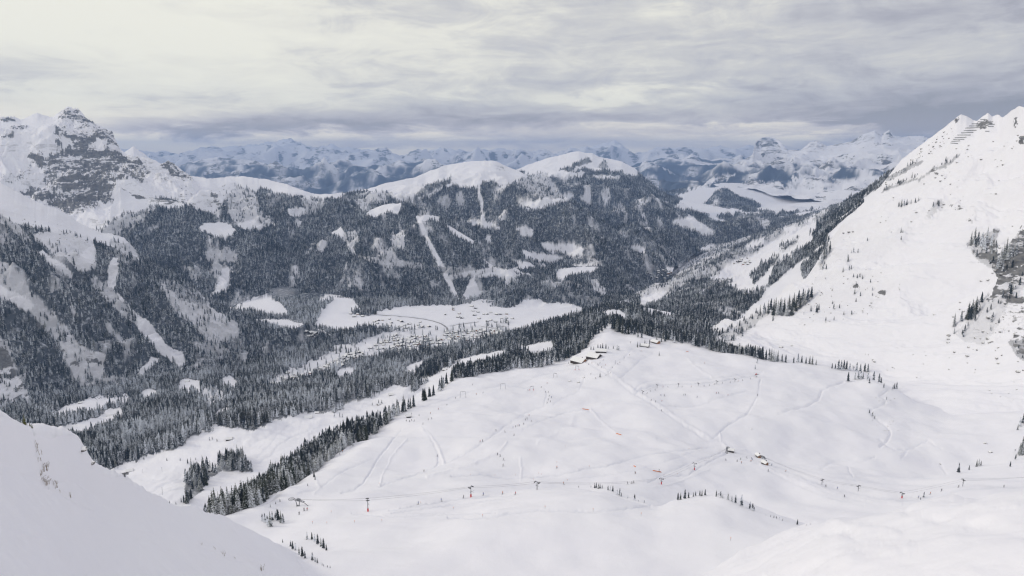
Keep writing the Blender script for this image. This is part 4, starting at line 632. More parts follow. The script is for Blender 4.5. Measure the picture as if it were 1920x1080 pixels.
add_trees([(1814,465,18),(1820,460,22),(1827,455,25),(1840,465,25),(1850,455,25),(1885,488,35),(1875,500,30),(1870,505,20),(1897,483,20),(1912,535,14),(1833,460,22),(1845,470,22),(1858,462,20),(1880,492,30),(1890,486,28),(1905,478,18),(1880,560,16),(1895,552,18)], 'dark spruce clinging to the high crag on the right mountain', 'spruces on the high crag')
add_trees([(1685,388,9),(1690,388,14),(1695,387,12),(1700,385,10),(1708,382,8),(1716,380,8),(1722,377,8)], 'dark spruce in the small isolated clump high on the white flank', 'spruces in the small clump high on the white flank')
add_trees([(345,943,14),(340,942,8),(318,944,5),(330,946,5),(352,869,9),(367,862,4),(313,864,6),(338,864,6),(258,850,9),(393,826,8),(398,824,6),(407,828,6),(700,740,9),(710,758,9),(716,757,8),(698,760,6),(627,782,8),(637,782,9),(642,783,8),(768,722,9)], 'small lone conifer standing in the white valley meadow', 'lone conifers in the valley meadow')
# the belt behind the left crest of the ski slope, and the wood behind its far brow
CR = [(385,985,560),(420,972,565),(480,955,580),(540,918,680),(590,885,800),(640,849,880),(700,812,1010),(760,773,1140),(800,750,1220),(830,733,1300),(850,717,1360),(905,705,1420)]
def belt(cr, n, depth, hm_, hs, label, group, lo=4, keep=None):
    cu = [c[0] for c in cr]; r = np.random.default_rng(5)
    u_ = r.choice(np.linspace(cu[0], cu[-1], 900), n, p=None)
    for u in u_:
        D = np.interp(u, cu, [c[2] for c in cr]); v = np.interp(u, cu, [c[1] for c in cr])
        x, y, z = at(u, v, D); k = 1 + (lo + r.random() ** .9 * depth) / D; x, y = float(x * k), float(y * k)
        h = max(8, r.normal(hm_, hs)); z = ground_z(x, y)
        if keep is not None:
            pu, pv_ = proj(x, y, z)
            if not inpoly(np.array([float(pu)]), np.array([float(pv_)]), keep)[0]: continue
        if 'diagonal belt below' in label:
            back_ = k * D - D; rw = 'front row' if back_ < 28 else ('second ranks' if back_ < 80 else 'rear ranks')
            part = 'bottom end' if u < 490 else 'stretch by the lift station' if u < 560 else 'lower third' if u < 630 else 'middle' if u < 730 else 'upper end'
            TREES.append((x, y, z, h, 'snow-dusted spruce, ' + rw + ' of the diagonal belt, ' + part, group)); continue
        TREES.append((x, y, z, h, label, group))
belt(CR, 2000, 205, 21, 4, 'snow-dusted spruce in the long diagonal belt below the left edge of the ski slope', 'spruces in the long diagonal belt', 4, PL('380,1000 400,962 430,945 470,918 520,888 600,840 700,795 800,748 850,712 905,688 908,706 850,728 700,830 590,900 480,1000'))
belt([(395,980,560),(440,965,570),(490,952,590),(520,932,650)], 150, 120, 17, 3, 'dark green spruce at the lower tip of the diagonal belt', 'spruces at the lower tip of the diagonal belt', 3)
belt([(850,717,1360),(905,705,1420),(1000,688,1500),(1060,676,1550),(1090,660,1620),(1115,632,1720),(1145,613,1790)], 620, 130, 22, 3, 'frosted spruce in the wood edging the slope left of the large chalets', 'spruces edging the slope left of the chalets', 5)
belt([(1145,613,1790),(1180,622,1760),(1230,637,1680),(1300,648,1600),(1340,656,1560),(1380,668,1500),(1430,680,1450)], 760, 110, 22, 4, 'spruce in the wood crowding the brow of the ski slope', 'spruces crowding the brow of the ski slope', 3)
COPSE = PL('335,950 345,880 420,850 480,860 480,900 400,905 370,960')
def forest_label(u, v, nm):
    if inpoly(np.array([u]), np.array([v]), COPSE)[0]: return 'frosted spruce in the horseshoe copse round the small rounded meadow', 'spruces of the horseshoe copse'
    if nm == 'V': return 'frosted spruce at the front of the valley forest above the white meadow', 'spruces at the front of the valley forest'
    if nm == 'K': return 'spruce in the wooded knoll behind the chalets', 'spruces on the wooded knoll'
    if nm == 'RM': return 'small conifer on the steep white mountainside', 'small conifers on the steep white mountainside'
    return 'spruce on the front of the steep forested mountain on the left', 'spruces on the left mountain'
cand = []
for t in TREES:
    x, y, z, h = t[:4]
    if not seen((x, y, z + h), 2): 
        continue
    vis = 1.0 if seen((x, y, z + .35 * h), 1.5) else .45
    if 'belt' in t[4] or 'crowding' in t[4] or 'edging' in t[4]: vis *= (.95 if 'front' in t[4] else .62 if 'second' in t[4] else .5 if 'rear' in t[4] else .7)
    cand.append((h / math.hypot(x, y) * vis, (x, y, z, h), t[4], t[5]))
for q in FPTS:
    if math.hypot(q[0], q[1]) < 2300 and seen((q[0], q[1], q[2] + q[3] * .5), 2): cand.append((q[3] / math.hypot(q[0], q[1]) * .9, q[:4], q[4], None))
cand.sort(key=lambda c: -c[0])
chosen = []; rest = []; used = set()
for c in cand:
    u, v = proj(c[1][0], c[1][1], c[1][2] + c[1][3] * .5)
    if len(chosen) < 296 and 0 < u < 1920 and 0 < v < 1080: chosen.append(c); used.add(c[1])
    elif c[3] is not None: rest.append(c)
FPTS = [q for q in FPTS if q[:4] not in used] + [c[1] + ('T',) for c in rest]
FROSTY = conifer_material('conifer_heavy_frost', (.035, .042, .040), (.06, .065, .06), .34)
t0 = []
for mi, me in enumerate(CROWNS):
    e_ = empty('conifer', (0, 0, -500)); link('trunk', TR, e_); link('crown', me, e_); t0.append(e_)
for i, c in enumerate(chosen):
    (x, y, z, h), lab, grp = c[1], c[2], c[3]
    if grp is None:
        u, v = proj(x, y, z); lab, grp = forest_label(float(u), float(v), lab)
    o = t0[i] if i < len(t0) else copy_tree(t0[i % len(t0)])
    o.location = (x, y, z - .3); o.rotation_euler = (0, 0, random.uniform(0, 6.28)); k = h / 20; wv = random.uniform(.95, 1.22) * (1.25 if h < 9 else 1.0); o.scale = (k * wv, k * wv, k)
    tag(o, lab, 'conifer', grp)
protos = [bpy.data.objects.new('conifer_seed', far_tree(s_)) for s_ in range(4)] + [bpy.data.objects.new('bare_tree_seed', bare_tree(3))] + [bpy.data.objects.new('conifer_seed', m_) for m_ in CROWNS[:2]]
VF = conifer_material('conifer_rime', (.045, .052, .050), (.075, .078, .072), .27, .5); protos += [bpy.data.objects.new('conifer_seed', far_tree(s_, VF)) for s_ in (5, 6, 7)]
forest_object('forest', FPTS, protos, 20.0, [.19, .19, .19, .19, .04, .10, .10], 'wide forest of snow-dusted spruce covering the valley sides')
# ------------------------------------------------------------------ chalets
def gable_roof(L, Wd, h, th, over, mats):
    """snow slab on a timber deck, ridge along x, z from 0"""
    b = MB(); x = L / 2 + over; hw = Wd / 2 + over; rise = h * hw / (Wd / 2)
    for z0, t_, mi, ex in ((0.0, .25, 0, 0), (.253, th, 1, -.08)):
        X_ = x + ex; W_ = hw + ex; a = [(-W_, -rise + h + z0), (0, h + z0), (W_, -rise + h + z0)]; tp = [(p[0], p[1] + t_) for p in a]
        for s_ in (-1, 1):
            pts = [(s_ * X_, p[0], p[1]) for p in a] + [(s_ * X_, p[0], p[1]) for p in reversed(tp)]
            b.face(pts if s_ > 0 else pts[::-1], mi)
        for k in (0, 1):
            b.face([(-X_, *tp[k]), (X_, *tp[k]), (X_, *tp[k + 1]), (-X_, *tp[k + 1])], mi); b.face([(-X_, *a[k + 1]), (X_, *a[k + 1]), (X_, *a[k]), (-X_, *a[k])], mi)
        b.face([(-X_, *a[0]), (X_, *a[0]), (X_, *tp[0]), (-X_, *tp[0])], mi); b.face([(X_, *a[2]), (-X_, *a[2]), (-X_, *tp[2]), (X_, *tp[2])], mi)
    return b
def wall_mb(L, Wd, H, h, sm=0):
    b = MB(); x, y = L / 2, Wd / 2
    P = [(-y, -2.5), (y, -2.5), (y, H), (0, H + h), (-y, H)]
    b.face([(x, *p) for p in P]); b.face([(-x, *p) for p in reversed(P)])
    b.face([(-x, -y, -2.5), (x, -y, -2.5), (x, -y, H), (-x, -y, H)], sm); b.face([(x, y, -2.5), (-x, y, -2.5), (-x, y, H), (x, y, H)], sm)
    return b
def chalet(u, v, L, Wd, H, rz, label, wall='wood', name='chalet', cat='chalet', group=None, wins=3, storeys=1, chimney=True, D=None):
    p = cast(u, v)
    e_ = empty(name, p, rz); tag(e_, label, cat, group); h = Wd * .27
    wall_mb(L, Wd, H, h, 1).build('wall', [M[wall], M['dark']], e_)
    r_ = gable_roof(L, Wd, h, .8, 1.1, [M['dark'], M['snow']]).build('roof', [M['dark'], M['snow']], e_, (0, 0, H))
    if chimney:
        b = MB(); b.box((L * .18, Wd * .15, h + .9), (.9, .9, 2.4)); b.build('chimney', M['rock'], r_)
    for s_ in (-1, 1):
        for st in range(storeys):
            for k in range(wins):
                b = MB(); wz = 1.5 + st * 2.7; b.box((s_ * (L / 2 + .04), (k - (wins - 1) / 2) * Wd / (wins + .6), wz), (.10, 1.1, 1.2)); b.build('window', M['glass'], e_)
                b = MB(); b.box(((k - (wins - 1) / 2) * L / (wins + .6), s_ * (Wd / 2 + .04), wz), (1.2, .10, 1.1)); b.build('window', M['glass'], e_)
    b = MB(); b.box((L / 2 + .06, Wd * .42, .9), (.12, .9, 2.0)); b.build('door', M['dark'], e_)
    if storeys > 1:
        b = MB(); b.box((L / 2 + .8, 0, 2.9), (1.6, Wd * .9, .18)); b.box((L / 2 + 1.55, 0, 3.45), (.1, Wd * .9, .9)); b.build('balcony', M['dark'], e_)
    return e_
chalet(1086, 679, 30, 22, 3.8, R(-44), 'long snow-roofed mountain restaurant with an orange timber gable, lowest of the large chalets', 'wood', storeys=2)
chalet(1114, 671, 26, 22, 4, R(-38), 'biggest dark chalet with a wide white roof, beside the crowded lift start', 'dark', storeys=2)
chalet(1127, 660, 22, 13, 3, R(-10), 'dark low chalet with snow roof, uppermost of the large chalet group', 'dark')
chalet(1209, 650, 18, 13, 3, R(-25), 'small dark chalet with a white roof alone on the brow', 'dark')
chalet(1229, 643, 18, 13, 3.4, R(-50), 'small orange timber chalet half hidden at the forest edge', 'wood')
chalet(1422, 857, 6.5, 5, 3.0, R(-80), 'orange timber hut with thick snow cap, left of the two lift huts', 'wood', 'hut', 'hut', wins=1)
chalet(1434, 871, 7, 5, 3.0, R(-65), 'red-brown timber hut at the start of the right-hand lift', 'wood', 'hut', 'hut', wins=1)
chalet(1370, 847, 8, 5, 2.8, R(-20), 'black hut beside the tall return station of the left-hand lift', 'dark', 'hut', 'hut', wins=1, chimney=False)
chalet(766, 783, 6, 5, 3.0, R(20), 'black ticket hut at the top of the belt beside the drag lift', 'dark', 'hut', 'hut', wins=1, chimney=False)
for u, v, L, rz, lab in [(243, 884, 12, 20, 'dark barn with a split snow roof at the lower left of the meadow'), (368, 876, 11, 25, 'snow-covered barn just left of the horseshoe copse'), (396, 883, 9, -30, 'small barn tucked behind the horseshoe copse'), (430, 824, 12, 10, 'dark barn under a flat snow roof below the forest edge'),
                       (578, 784, 16, 15, 'wide low barn in the middle of the white meadow'), (595, 775, 8, 0, 'tiny white-roofed shed behind the wide low barn'), (711, 759, 10, 40, 'small barn between three little firs near the belt'), (734, 741, 12, 20, 'dark chalet at the upper end of the meadow by the forest'),
                       (503, 750, 13, -10, 'white-roofed barn in a small forest clearing'), (151, 756, 12, 25, 'barn alone on the long clearing at the lower left'), (205, 780, 13, 20, 'long snow-roofed barn in the second clearing at lower left'), (351, 716, 13, 5, 'snow-roofed barn in the clearing high above the valley forest'),
                       (834, 694, 11, -20, 'orange timber chalet in the clearing beside the dark wood')]:
    chalet(u, v, L, L * .8, 2.2, R(rz), lab, 'wood' if 'orange' in lab else 'dark', 'barn' if 'barn' in lab or 'shed' in lab else 'chalet', 'barn' if 'barn' in lab or 'shed' in lab else 'chalet', wins=2, chimney=False)
def village_house(seed):
    r = random.Random(seed); b = MB(); L, Wd, H = r.uniform(11, 16), r.uniform(10, 14), r.uniform(2.6, 4.4); h = Wd * .27
    w_ = wall_mb(L, Wd, H, h); b.v, b.f, b.mi = w_.v, w_.f, [0] * len(w_.f)
    rf = gable_roof(L, Wd, h, 1.1, 1.3, None); n = len(b.v); b.v += [(x, y, z + H) for x, y, z in rf.v]; b.f += [tuple(i + n for i in f) for f in rf.f]; b.mi += [m_ + 1 for m_ in rf.mi]
    for s_ in (-1, 1):
        for k in range(3):
            b.box((s_ * (L / 2 + .05), (k - 1) * Wd * .28, H * .45), (.12, 1.2, 1.2), mi=3); b.box(((k - 1) * L * .28, s_ * (Wd / 2 + .05), H * .45), (1.3, .12, 1.2), mi=3)
        b.box((s_ * (L / 2 + .6), 0, H * .30), (1.2, Wd * .85, .5), mi=1)
    return b.mesh('village_house', [M[['dark', 'wood', 'dark', 'beige', 'dark'][seed % 5]], M['dark'], M['snow'], M['glass']])
VH = [village_house(i) for i in range(5)]; hp = []
def village(n, poly, label, group, md=4.6, sc=1.0):
    us = [p[0] for p in poly]; vs = [p[1] for p in poly]; k = 0; tries = 0; r = random.Random(len(hp) + 3)
    while k < n and tries < n * 60:
        tries += 1; u, v = r.uniform(min(us), max(us)), r.uniform(min(vs), max(vs))
        if not inpoly(np.array([u]), np.array([v]), poly)[0] or any(abs(u - a) < md and abs(v - b_) < md * .62 for a, b_ in hp): continue
        p = cast(u, v)
        if p is None: continue
        hp.append((u, v)); k += 1
        vi = r.choice([0, 0, 1, 2, 2, 3, 4]); o = link('village_house', VH[vi], None, p); o.rotation_euler = (0, 0, R(r.choice([-25, -15, -70, 60, 10]) + r.uniform(-12, 12))); q = r.uniform(.8, 1.15) * sc; o.scale = (q, q, q)
        tag(o, label.replace('house', ['dark timber', 'orange timber', 'dark timber', 'pale walled', 'dark timber'][vi] + ' house', 1) if 'house' in label else label, 'house', group)
village(34, PL('505,722 540,700 560,705 600,690 625,700 590,712 545,722 515,728'), 'snow-roofed house in the lowest cluster of the village, below the forest spur', 'houses in the lowest village cluster')
village(46, PL('600,694 640,668 672,660 690,668 660,680 632,692 612,700'), 'snow-roofed house on the rising village strip left of the wooded bank', 'houses on the rising village strip')
village(70, PL('690,655 720,640 745,625 775,630 830,632 840,645 800,655 750,660 720,662 700,664'), 'snow-roofed house in the dense middle of the village', 'houses in the middle of the village')
village(62, PL('838,640 830,622 870,618 935,618 950,625 900,636 860,644'), 'snow-roofed house in the crowded right end of the village under the wood', 'houses at the right end of the village')
village(22, PL('690,612 705,600 745,598 760,606 800,600 812,612 760,616 730,618'), 'scattered snow-roofed house on the flat meadow left of the curved road', 'houses on the flat meadow by the curved road', 5)
village(26, PL('830,580 880,570 920,585 960,590 965,606 900,606 860,598 835,592'), 'scattered snow-roofed house among trees at the foot of the lift clearing', 'houses at the foot of the lift clearing', 5.5)
village(9, PL('572,620 592,624 598,636 580,634'), 'little house in the tight hamlet on the narrow left-hand meadow', 'houses in the left-hand hamlet', 4)
village(5, PL('650,588 680,586 682,594 655,594'), 'farmhouse in the short row on the white valley floor', 'farmhouses in the short row', 6)
village(14, PL('1210,520 1215,508 1260,505 1275,515 1240,525'), 'distant house in the hamlet on the far valley meadow', 'houses of the distant valley hamlet', 4)
village(10, PL('1370,488 1400,484 1420,490 1395,500 1375,496'), 'distant farmhouse on the sunny field right of the valley', 'farmhouses on the field right of the valley', 4, 1.0)
# ------------------------------------------------------------------ lifts
def dir_at(u, v, u2, v2):
    a, b_ = cast(u, v), cast(u2, v2); return math.atan2(b_.y - a.y, b_.x - a.x)
def pylon(u, v, h, toward, label, pad=True):
    p = cast(u, v); rz = dir_at(u, v, *toward); e_ = empty('lift_pylon', p, rz); tag(e_, label, 'lift pylon', 'pylons carrying the ski lift cables')
    b = MB(); b.tube([(0, 0, -1), (0, 0, h)], .34, 8, r2=.24); b.build('mast', M['steel'], e_, smooth=True)
    b = MB(); b.box((0, 0, h - .2), (.35, 4.2, .35)); b.box((0, 0, h * .5), (.3, 2.6, .25)); ca = b.build('crossarm', M['steel'], e_)
    for s_ in (-1, 1):
        b = MB(); b.box((0, s_ * 1.9, h - .7), (2.6, .35, .35))
        for k in range(4): b.tube([(-1.1 + k * .73, s_ * 1.9 - .2, h - .35), (-1.1 + k * .73, s_ * 1.9 + .2, h - .35)], .3, 8)
        b.build('roller_battery', M['black'], e_)
    b = MB(); b.tube([(.5, 1.2, h * .5), (1.4, 2.0, h * .62)], .1, 5); b.tube([(.5, 1.2, h * .5), (1.6, 1.6, h * .42)], .1, 5); b.build('guide_arm', M['steel'], e_)
    if pad: b = MB(); b.tube([(0, 0, -.2), (0, 0, 2.6)], .62, 8); b.build('safety_pad', M['red'], e_)
    m_ = Matrix.Rotation(rz, 3, 'Z'); return [p + m_ @ Vector((0, s_ * 1.9, h - .3)) for s_ in (-1, 1)]
def cable(ends, label):
    b = MB()
    for a, c in zip(ends[:-1], ends[1:]):
        n = 10; L = (c - a).length; b.tube([a.lerp(c, k / n) - Vector((0, 0, L * .012 * 4 * (k / n) * (1 - k / n))) for k in range(n + 1)], 0.05, 4, cap=False)
    tag(b.build('lift_cable', M['black']), label, 'cable', 'steel ropes of the ski lifts')
def bull_wheel_station(u, v, h, rz, label, span=12, red=False):
    p = cast(u, v); e_ = empty('lift_station', p, rz); tag(e_, label, 'lift station')
    b = MB(); b.tube([(-.8, 0, -1), (-2.6, 0, h)], .42, 6, r2=.3); b.tube([(.8, 0, -1), (2.2, 0, h)], .42, 6, r2=.3); b.box((0, 0, .1), (3, 1.4, 1.0)); b.build('frame', M['steel'], e_)
    b = MB()
    for s_ in (-1, 1): b.box((span * .08, s_ * .9, h + .2), (span, .28, .5))
    for k in range(6): b.box((span * (.08 - .45 + k * .18), 0, h + .2), (.22, 1.8, .3))
    b.build('girder', M['steel'], e_)
    ring = []
    b = MB(); R_ = 2.6; c = Vector((-span * .5 - 1.2, 0, h - .2)); pts = [c + Vector((R_ * math.cos(a), R_ * math.sin(a), 0)) for a in [i * math.pi / 10 for i in range(21)]]; b.tube(pts, .2, 5, cap=False)
    for k in range(4): a = k * math.pi / 4; b.tube([c + Vector((R_ * math.cos(a), R_ * math.sin(a), 0)), c - Vector((R_ * math.cos(a), R_ * math.sin(a), 0))], .1, 4)
    b.build('bull_wheel', M['steel'], e_)
    b = MB(); b.box((1, 0, h + 1.2), (3.0, 1.6, 1.5)); b.build('motor_housing', M['red'] if red else M['steel'], e_)
    b = MB(); b.tube([(span * .5, 0, h), (span * .5 + 5.5, 0, h - 2.6)], .22, 5); b.build('ramp_rail', M['black'], e_)
    return p + Matrix.Rotation(rz, 3, 'Z') @ Vector((-span * .5 - 1.2, 0, h))
s1 = bull_wheel_station(559, 949, 5.2, dir_at(559, 949, 691, 958), 'grey steel return station with a big bull wheel at the lower end of the lift')
P1 = [pylon(690, 959, 11, (884, 933), 'tallest lift pylon with a bright red pad, nearest the lower station'), pylon(883, 932, 9.5, (1007, 917), 'red-footed lift pylon second from the lower station'), pylon(1007, 918, 6.5, (1242, 908), 'lift pylon standing just behind the rounded snow hump', False),
      pylon(1240, 908, 6.6, (1302, 882), 'lift pylon on the pistes above the row of humps'), pylon(1302, 881, 8.5, (1367, 852), 'lift pylon nearest the black return hut')]
s2 = bull_wheel_station(1363, 850, 7.0, dir_at(1363, 850, 1302, 881), 'dark tangled return station beside the black hut', 7)
for k in (0, 1): cable([s1] + [q[k] for q in P1] + [s2], ('front' if k == 0 else 'rear') + ' rope of the lift running from the lower station to the black hut')
s3 = bull_wheel_station(1431, 866, 6.0, dir_at(1431, 866, 1541, 908), 'dark steel drive station between the two timber huts', 8)
P2 = [pylon(1541, 909, 6.6, (1609, 921), 'slim lift pylon first along the right-hand lift', False), pylon(1609, 921, 6.6, (1690, 934), 'slim lift pylon second along the right-hand lift', False), pylon(1691, 934, 6.2, (1804, 912), 'lift pylon with a red foot at the low point of the right-hand lift'), pylon(1805, 912, 8.0, (1925, 908), 'tall lift pylon last along the right-hand lift near the picture edge', False)]
for k in (0, 1): cable([s3] + [q[k] for q in P2] + [cast(1935, 905) + Vector((0, 0, 7))], ('front' if k == 0 else 'rear') + ' rope of the right-hand lift')
s4 = bull_wheel_station(1418, 707, 5.0, dir_at(1418, 707, 1378, 714), 'red-housed top station of the training lift', 7, True)
P3 = [pylon(u, v, 6.0, (u + 30, v - 3), 'small pylon ' + t + ' of the training lift', False) for u, v, t in [(1205, 739, 'at the bottom'), (1232, 727, 'second from the bottom'), (1272, 725, 'third from the bottom'), (1309, 724, 'in the middle'), (1344, 720, 'third from the top'), (1378, 716, 'nearest the red top station')]]
cable([q[0] for q in P3] + [s4], 'rope of the training lift leading to the red top station')
def portal(u, v, hp_, label, red=False):
    p = cast(u, v); h = hp_ * (p - CAMV).length / F; e_ = empty('drag_lift_portal', p, R(8)); tag(e_, label, 'lift portal', 'drag lift portals')
    for s_ in (-1, 1):
        b = MB(); b.tube([(s_ * h * .46, 0, -.5), (s_ * h * .36, 0, h)], .24, 6); b.build('leg', M['steel'], e_)
        if red: b = MB(); b.tube([(s_ * h * .46, 0, 0), (s_ * h * .44, 0, h * .3)], .5, 6); b.build('safety_pad', M['red'], e_)
    b = MB(); b.box((0, 0, h), (h * .8, .4, .4)); b.box((0, 0, h - .6), (.9, 1.4, .5)); b.build('crossbeam', M['steel'], e_)
for a in [(868, 746, 12, 'steel drag lift portal nearest the diagonal belt of trees'), (943, 730, 11, 'steel drag lift portal second from the belt of trees'), (997, 732, 8, 'steel portal beside the group of waiting skiers', True), (1041, 708, 8, 'plain steel portal below the large chalets'), (1082, 694, 8, 'red-footed portal directly below the large chalets', True)]: portal(*a)
for u, v, hp_, lab in [(1140, 703, 7, 'thin steel post lowest on the beginners tow'), (1154, 683, 7, 'thin steel post in the middle of the beginners tow'), (1170, 676, 7, 'thin steel post uppermost on the beginners tow'), (705, 819, 12, 'yellow-topped post at the edge above the belt of trees'), (772, 784, 10, 'steel post beside the black ticket hut'),
                        (305, 928, 13, 'tall pole at the front of the white meadow'), (234, 894, 7, 'pole below the split-roofed barn'), (268, 887, 6, 'pole in the meadow right of the split-roofed barn'), (304, 884, 7, 'pole in the middle of the lower meadow')]:
    p = cast(u, v); h = hp_ * (p - CAMV).length / F; e_ = empty('post', p); tag(e_, lab, 'post'); b = MB(); b.tube([(0, 0, -.5), (0, 0, h)], .2, 6); b.build('pole', M['steel'], e_)
    b = MB(); b.box((0, 0, h - .25), (1.8, .3, .3)); b.build('crossarm', M['straw' if 'yellow' in lab else 'steel'], e_)
# safety nets, markers
def net(u, v, u2, v2, lab, mat='orange', h=1.1, name='safety_net', cat='safety net', grp=None, posts=6, tilt=0.0):
    e_ = empty(name, cast((u + u2) / 2, (v + v2) / 2)); tag(e_, lab, cat, grp); o = e_.location; pts = []
    for k in range(posts):
        q = cast(u + (u2 - u) * k / (posts - 1), v + (v2 - v) * k / (posts - 1)); pts.append(q - o)
    med = sorted(p.length for p in pts)[len(pts) // 2]
    b = MB()
    for a, c in zip(pts[:-1], pts[1:]):
        n_ = (c - a).cross(Vector((0, 0, 1))).normalized() * .08; up = Vector((0, 0, h)); lo = Vector((0, 0, .12 * h))
        for s_ in (1, -1): b.face([a + lo + n_ * s_, c + lo + n_ * s_, c + up + n_ * s_, a + up + n_ * s_][::s_])
    b.build('netting' if mat == 'orange' else 'panel', M[mat], e_)
    for p in pts:
        b = MB(); b.tube([p - Vector((0, 0, .5)), p + Vector((0, 0, h * 1.05))], .07 * max(1, h / 2), 5); b.build('post', M['straw' if mat == 'orange' else 'steel'], e_)
net(1092, 767, 1104, 769, 'orange net at the top of the small snow ridge'); net(1155, 813, 1165, 816, 'short orange net low on the small snow ridge'); net(1224, 883, 1240, 886, 'long straw-coloured net near the lift pylons'); net(1188, 874, 1192, 876, 'tiny yellow net left of the long net', posts=3)
net(1286, 659, 1291, 660, 'small orange net on the brow near the timber chalet', posts=3)
BAR = [(1782,269,1796,270),(1784,266,1800,265),(1787,262,1808,262),(1790,259,1812,258),(1795,254,1820,254),(1802,250,1825,249),(1807,246,1831,245),(1810,241,1835,240),(1817,237,1838,237),(1822,233,1841,233),(1833,229,1846,229),(1838,225,1851,225),(1853,234,1865,234),(1852,238,1863,238),(1847,247,1855,247)]
for i, (a, b_, c, d_) in enumerate(BAR):
    net(a, b_, c, d_, 'avalanche barrier in the stepped rows below the twin white summits' if i < 12 else 'avalanche barrier in the short rows right of the rocky rib', 'steel', 2.6, 'avalanche_barrier', 'avalanche barrier', 'avalanche barriers in stepped rows' if i < 12 else 'avalanche barriers right of the rocky rib', 5)
mk = MB(); mk.tube([(0, 0, -.3), (0, 0, 2.1)], .07, 5); mk.tube([(0, 0, 1.5), (0, 0, 2.1)], .16, 6, mi=1); MK = mk.mesh('piste_marker', [M['black'], M['orange']])
for u, v in [(586,982),(613,983),(665,981),(716,979),(850,955),(905,970),(1022,954),(1112,959),(928,893),(967,892),(1015,891),(882,892),(1000,901),(711,909),(1064,902),(1192,889),(1245,892),(1270,890),(1316,842),(1292,843),(621,962),(789,945),(1105,876),(1010,889),(1060,838),(1044,868),(1251,825),(1370,1014),(1202,967),(1400,744)]:
    tag(link('piste_marker', MK, None, cast(u, v)), 'thin dark piste marker stick standing in the snow', 'piste marker', 'piste markers on the ski slopes')
# ------------------------------------------------------------------ rocks
def boulder_mesh(seed):
    r = random.Random(seed); bm = bmesh.new(); bmesh.ops.create_icosphere(bm, subdivisions=3, radius=1)
    for v_ in bm.verts:
        n_ = math.sin(v_.co.x * 3.1 + seed) * .16 + math.sin(v_.co.y * 4.7 + 2 * seed) * .12 + math.sin(v_.co.z * 5.9 + v_.co.x * 4) * .09 + r.uniform(-.05, .05); v_.co *= 1 + n_; v_.co.z *= .62
    bm.faces.ensure_lookup_table(); me = bpy.data.meshes.new('boulder'); me.materials.append(M['rock']); me.materials.append(M['snow'])
    bm.normal_update()
    for f in bm.faces: f.material_index = 1 if f.normal.z > .45 else 0
    bm.to_mesh(me); bm.free(); return me
BO = [boulder_mesh(i) for i in range(3)]
for i, (u, v, wp, lab) in enumerate([(1068,715,6,'dark rock showing left on the little mound under the chalets'),(1085,717,7,'long dark rock on the right of the little mound'),(1095,708,5,'rock poking from the snow near the beginners tow'),(1848,831,6,'grey rock alone in the white bowl at right'),(1857,848,7,'rock just below the lone rock of the white bowl'),(1764,870,4,'little rock in the hollow left of the lone spruces'),
        (1640,678,6,'rock above the spruces of the stream gully'),(1752,590,5,'black rock high in the middle of the white bowl'),(1485,648,6,'flat rock in the bowl behind the crest row'),(1464,651,8,'long flat rock leftmost behind the crest row'),(1582,437,6,'dark ledge first of three on the smooth upper flank'),(1592,435,6,'dark ledge in the middle of three on the smooth flank'),(1600,434,5,'dark ledge last of three on the smooth upper flank'),
        (1872,652,5,'rock below the right-hand crag'),(1790,660,5,'rock at the base of the climbing line of spruces'),(153,843,15,'big snow-capped boulder on the rim of the near slope'),(172,868,12,'snow-capped boulder lower on the rim of the near slope'),(1365,613,6,'rock on the pale slope below the valley wood'),(1409,804,4,'little stone beside the groomed track')]):
    p = cast(u, v); s_ = wp * (p - CAMV).length / F / 2; o = link('boulder', BO[i % 3], None, p); o.scale = (s_, s_ * .8, s_ * .8); o.rotation_euler = (0, 0, i * 1.3); tag(o, lab, 'rock')
# scree and small rocks scattered on the steep snow
RP = []; rs_ = random.Random(12)
for n_, poly, s0, s1 in [(150, PL('1490,610 1520,520 1600,500 1680,510 1700,540 1640,590 1560,610'), .8, 2.6), (90, PL('1560,470 1700,330 1860,240 1915,250 1900,360 1700,430'), 1, 4), (130, PL('1760,640 1800,560 1850,450 1920,400 1920,700 1850,690'), 1, 4.5), (45, PL('1600,640 1900,640 1920,760 1760,720 1640,690'), .6, 1.8),
                         (150, PL('30,400 110,420 180,460 180,500 60,450'), 1, 4), (200, PL('300,330 450,350 520,380 480,400 330,380'), 2, 7), (120, PL('1640,340 1740,270 1790,230 1790,260 1700,320 1650,360'), 1, 4), (60, PL('1600,730 1680,740 1690,830 1640,800'), .5, 1.4)]:
    us = [p[0] for p in poly]; vs = [p[1] for p in poly]; k = 0
    while k < n_:
        u, v = rs_.uniform(min(us), max(us)), rs_.uniform(min(vs), max(vs))
        if not inpoly(np.array([u]), np.array([v]), poly)[0]: continue
        k += 1
        if fbm(np.array([u]), np.array([v]), 30, 3, 66)[0] < -.02: continue
        p = cast(u, v)
        if p is not None: RP.append((p.x, p.y, p.z, rs_.uniform(s0, s1), 'S'))
forest_object('scree', RP, [bpy.data.objects.new('scree_seed', m_) for m_ in BO], 1.0, [.34, .33, .33], 'small dark rocks scattered over the steep snow slopes')
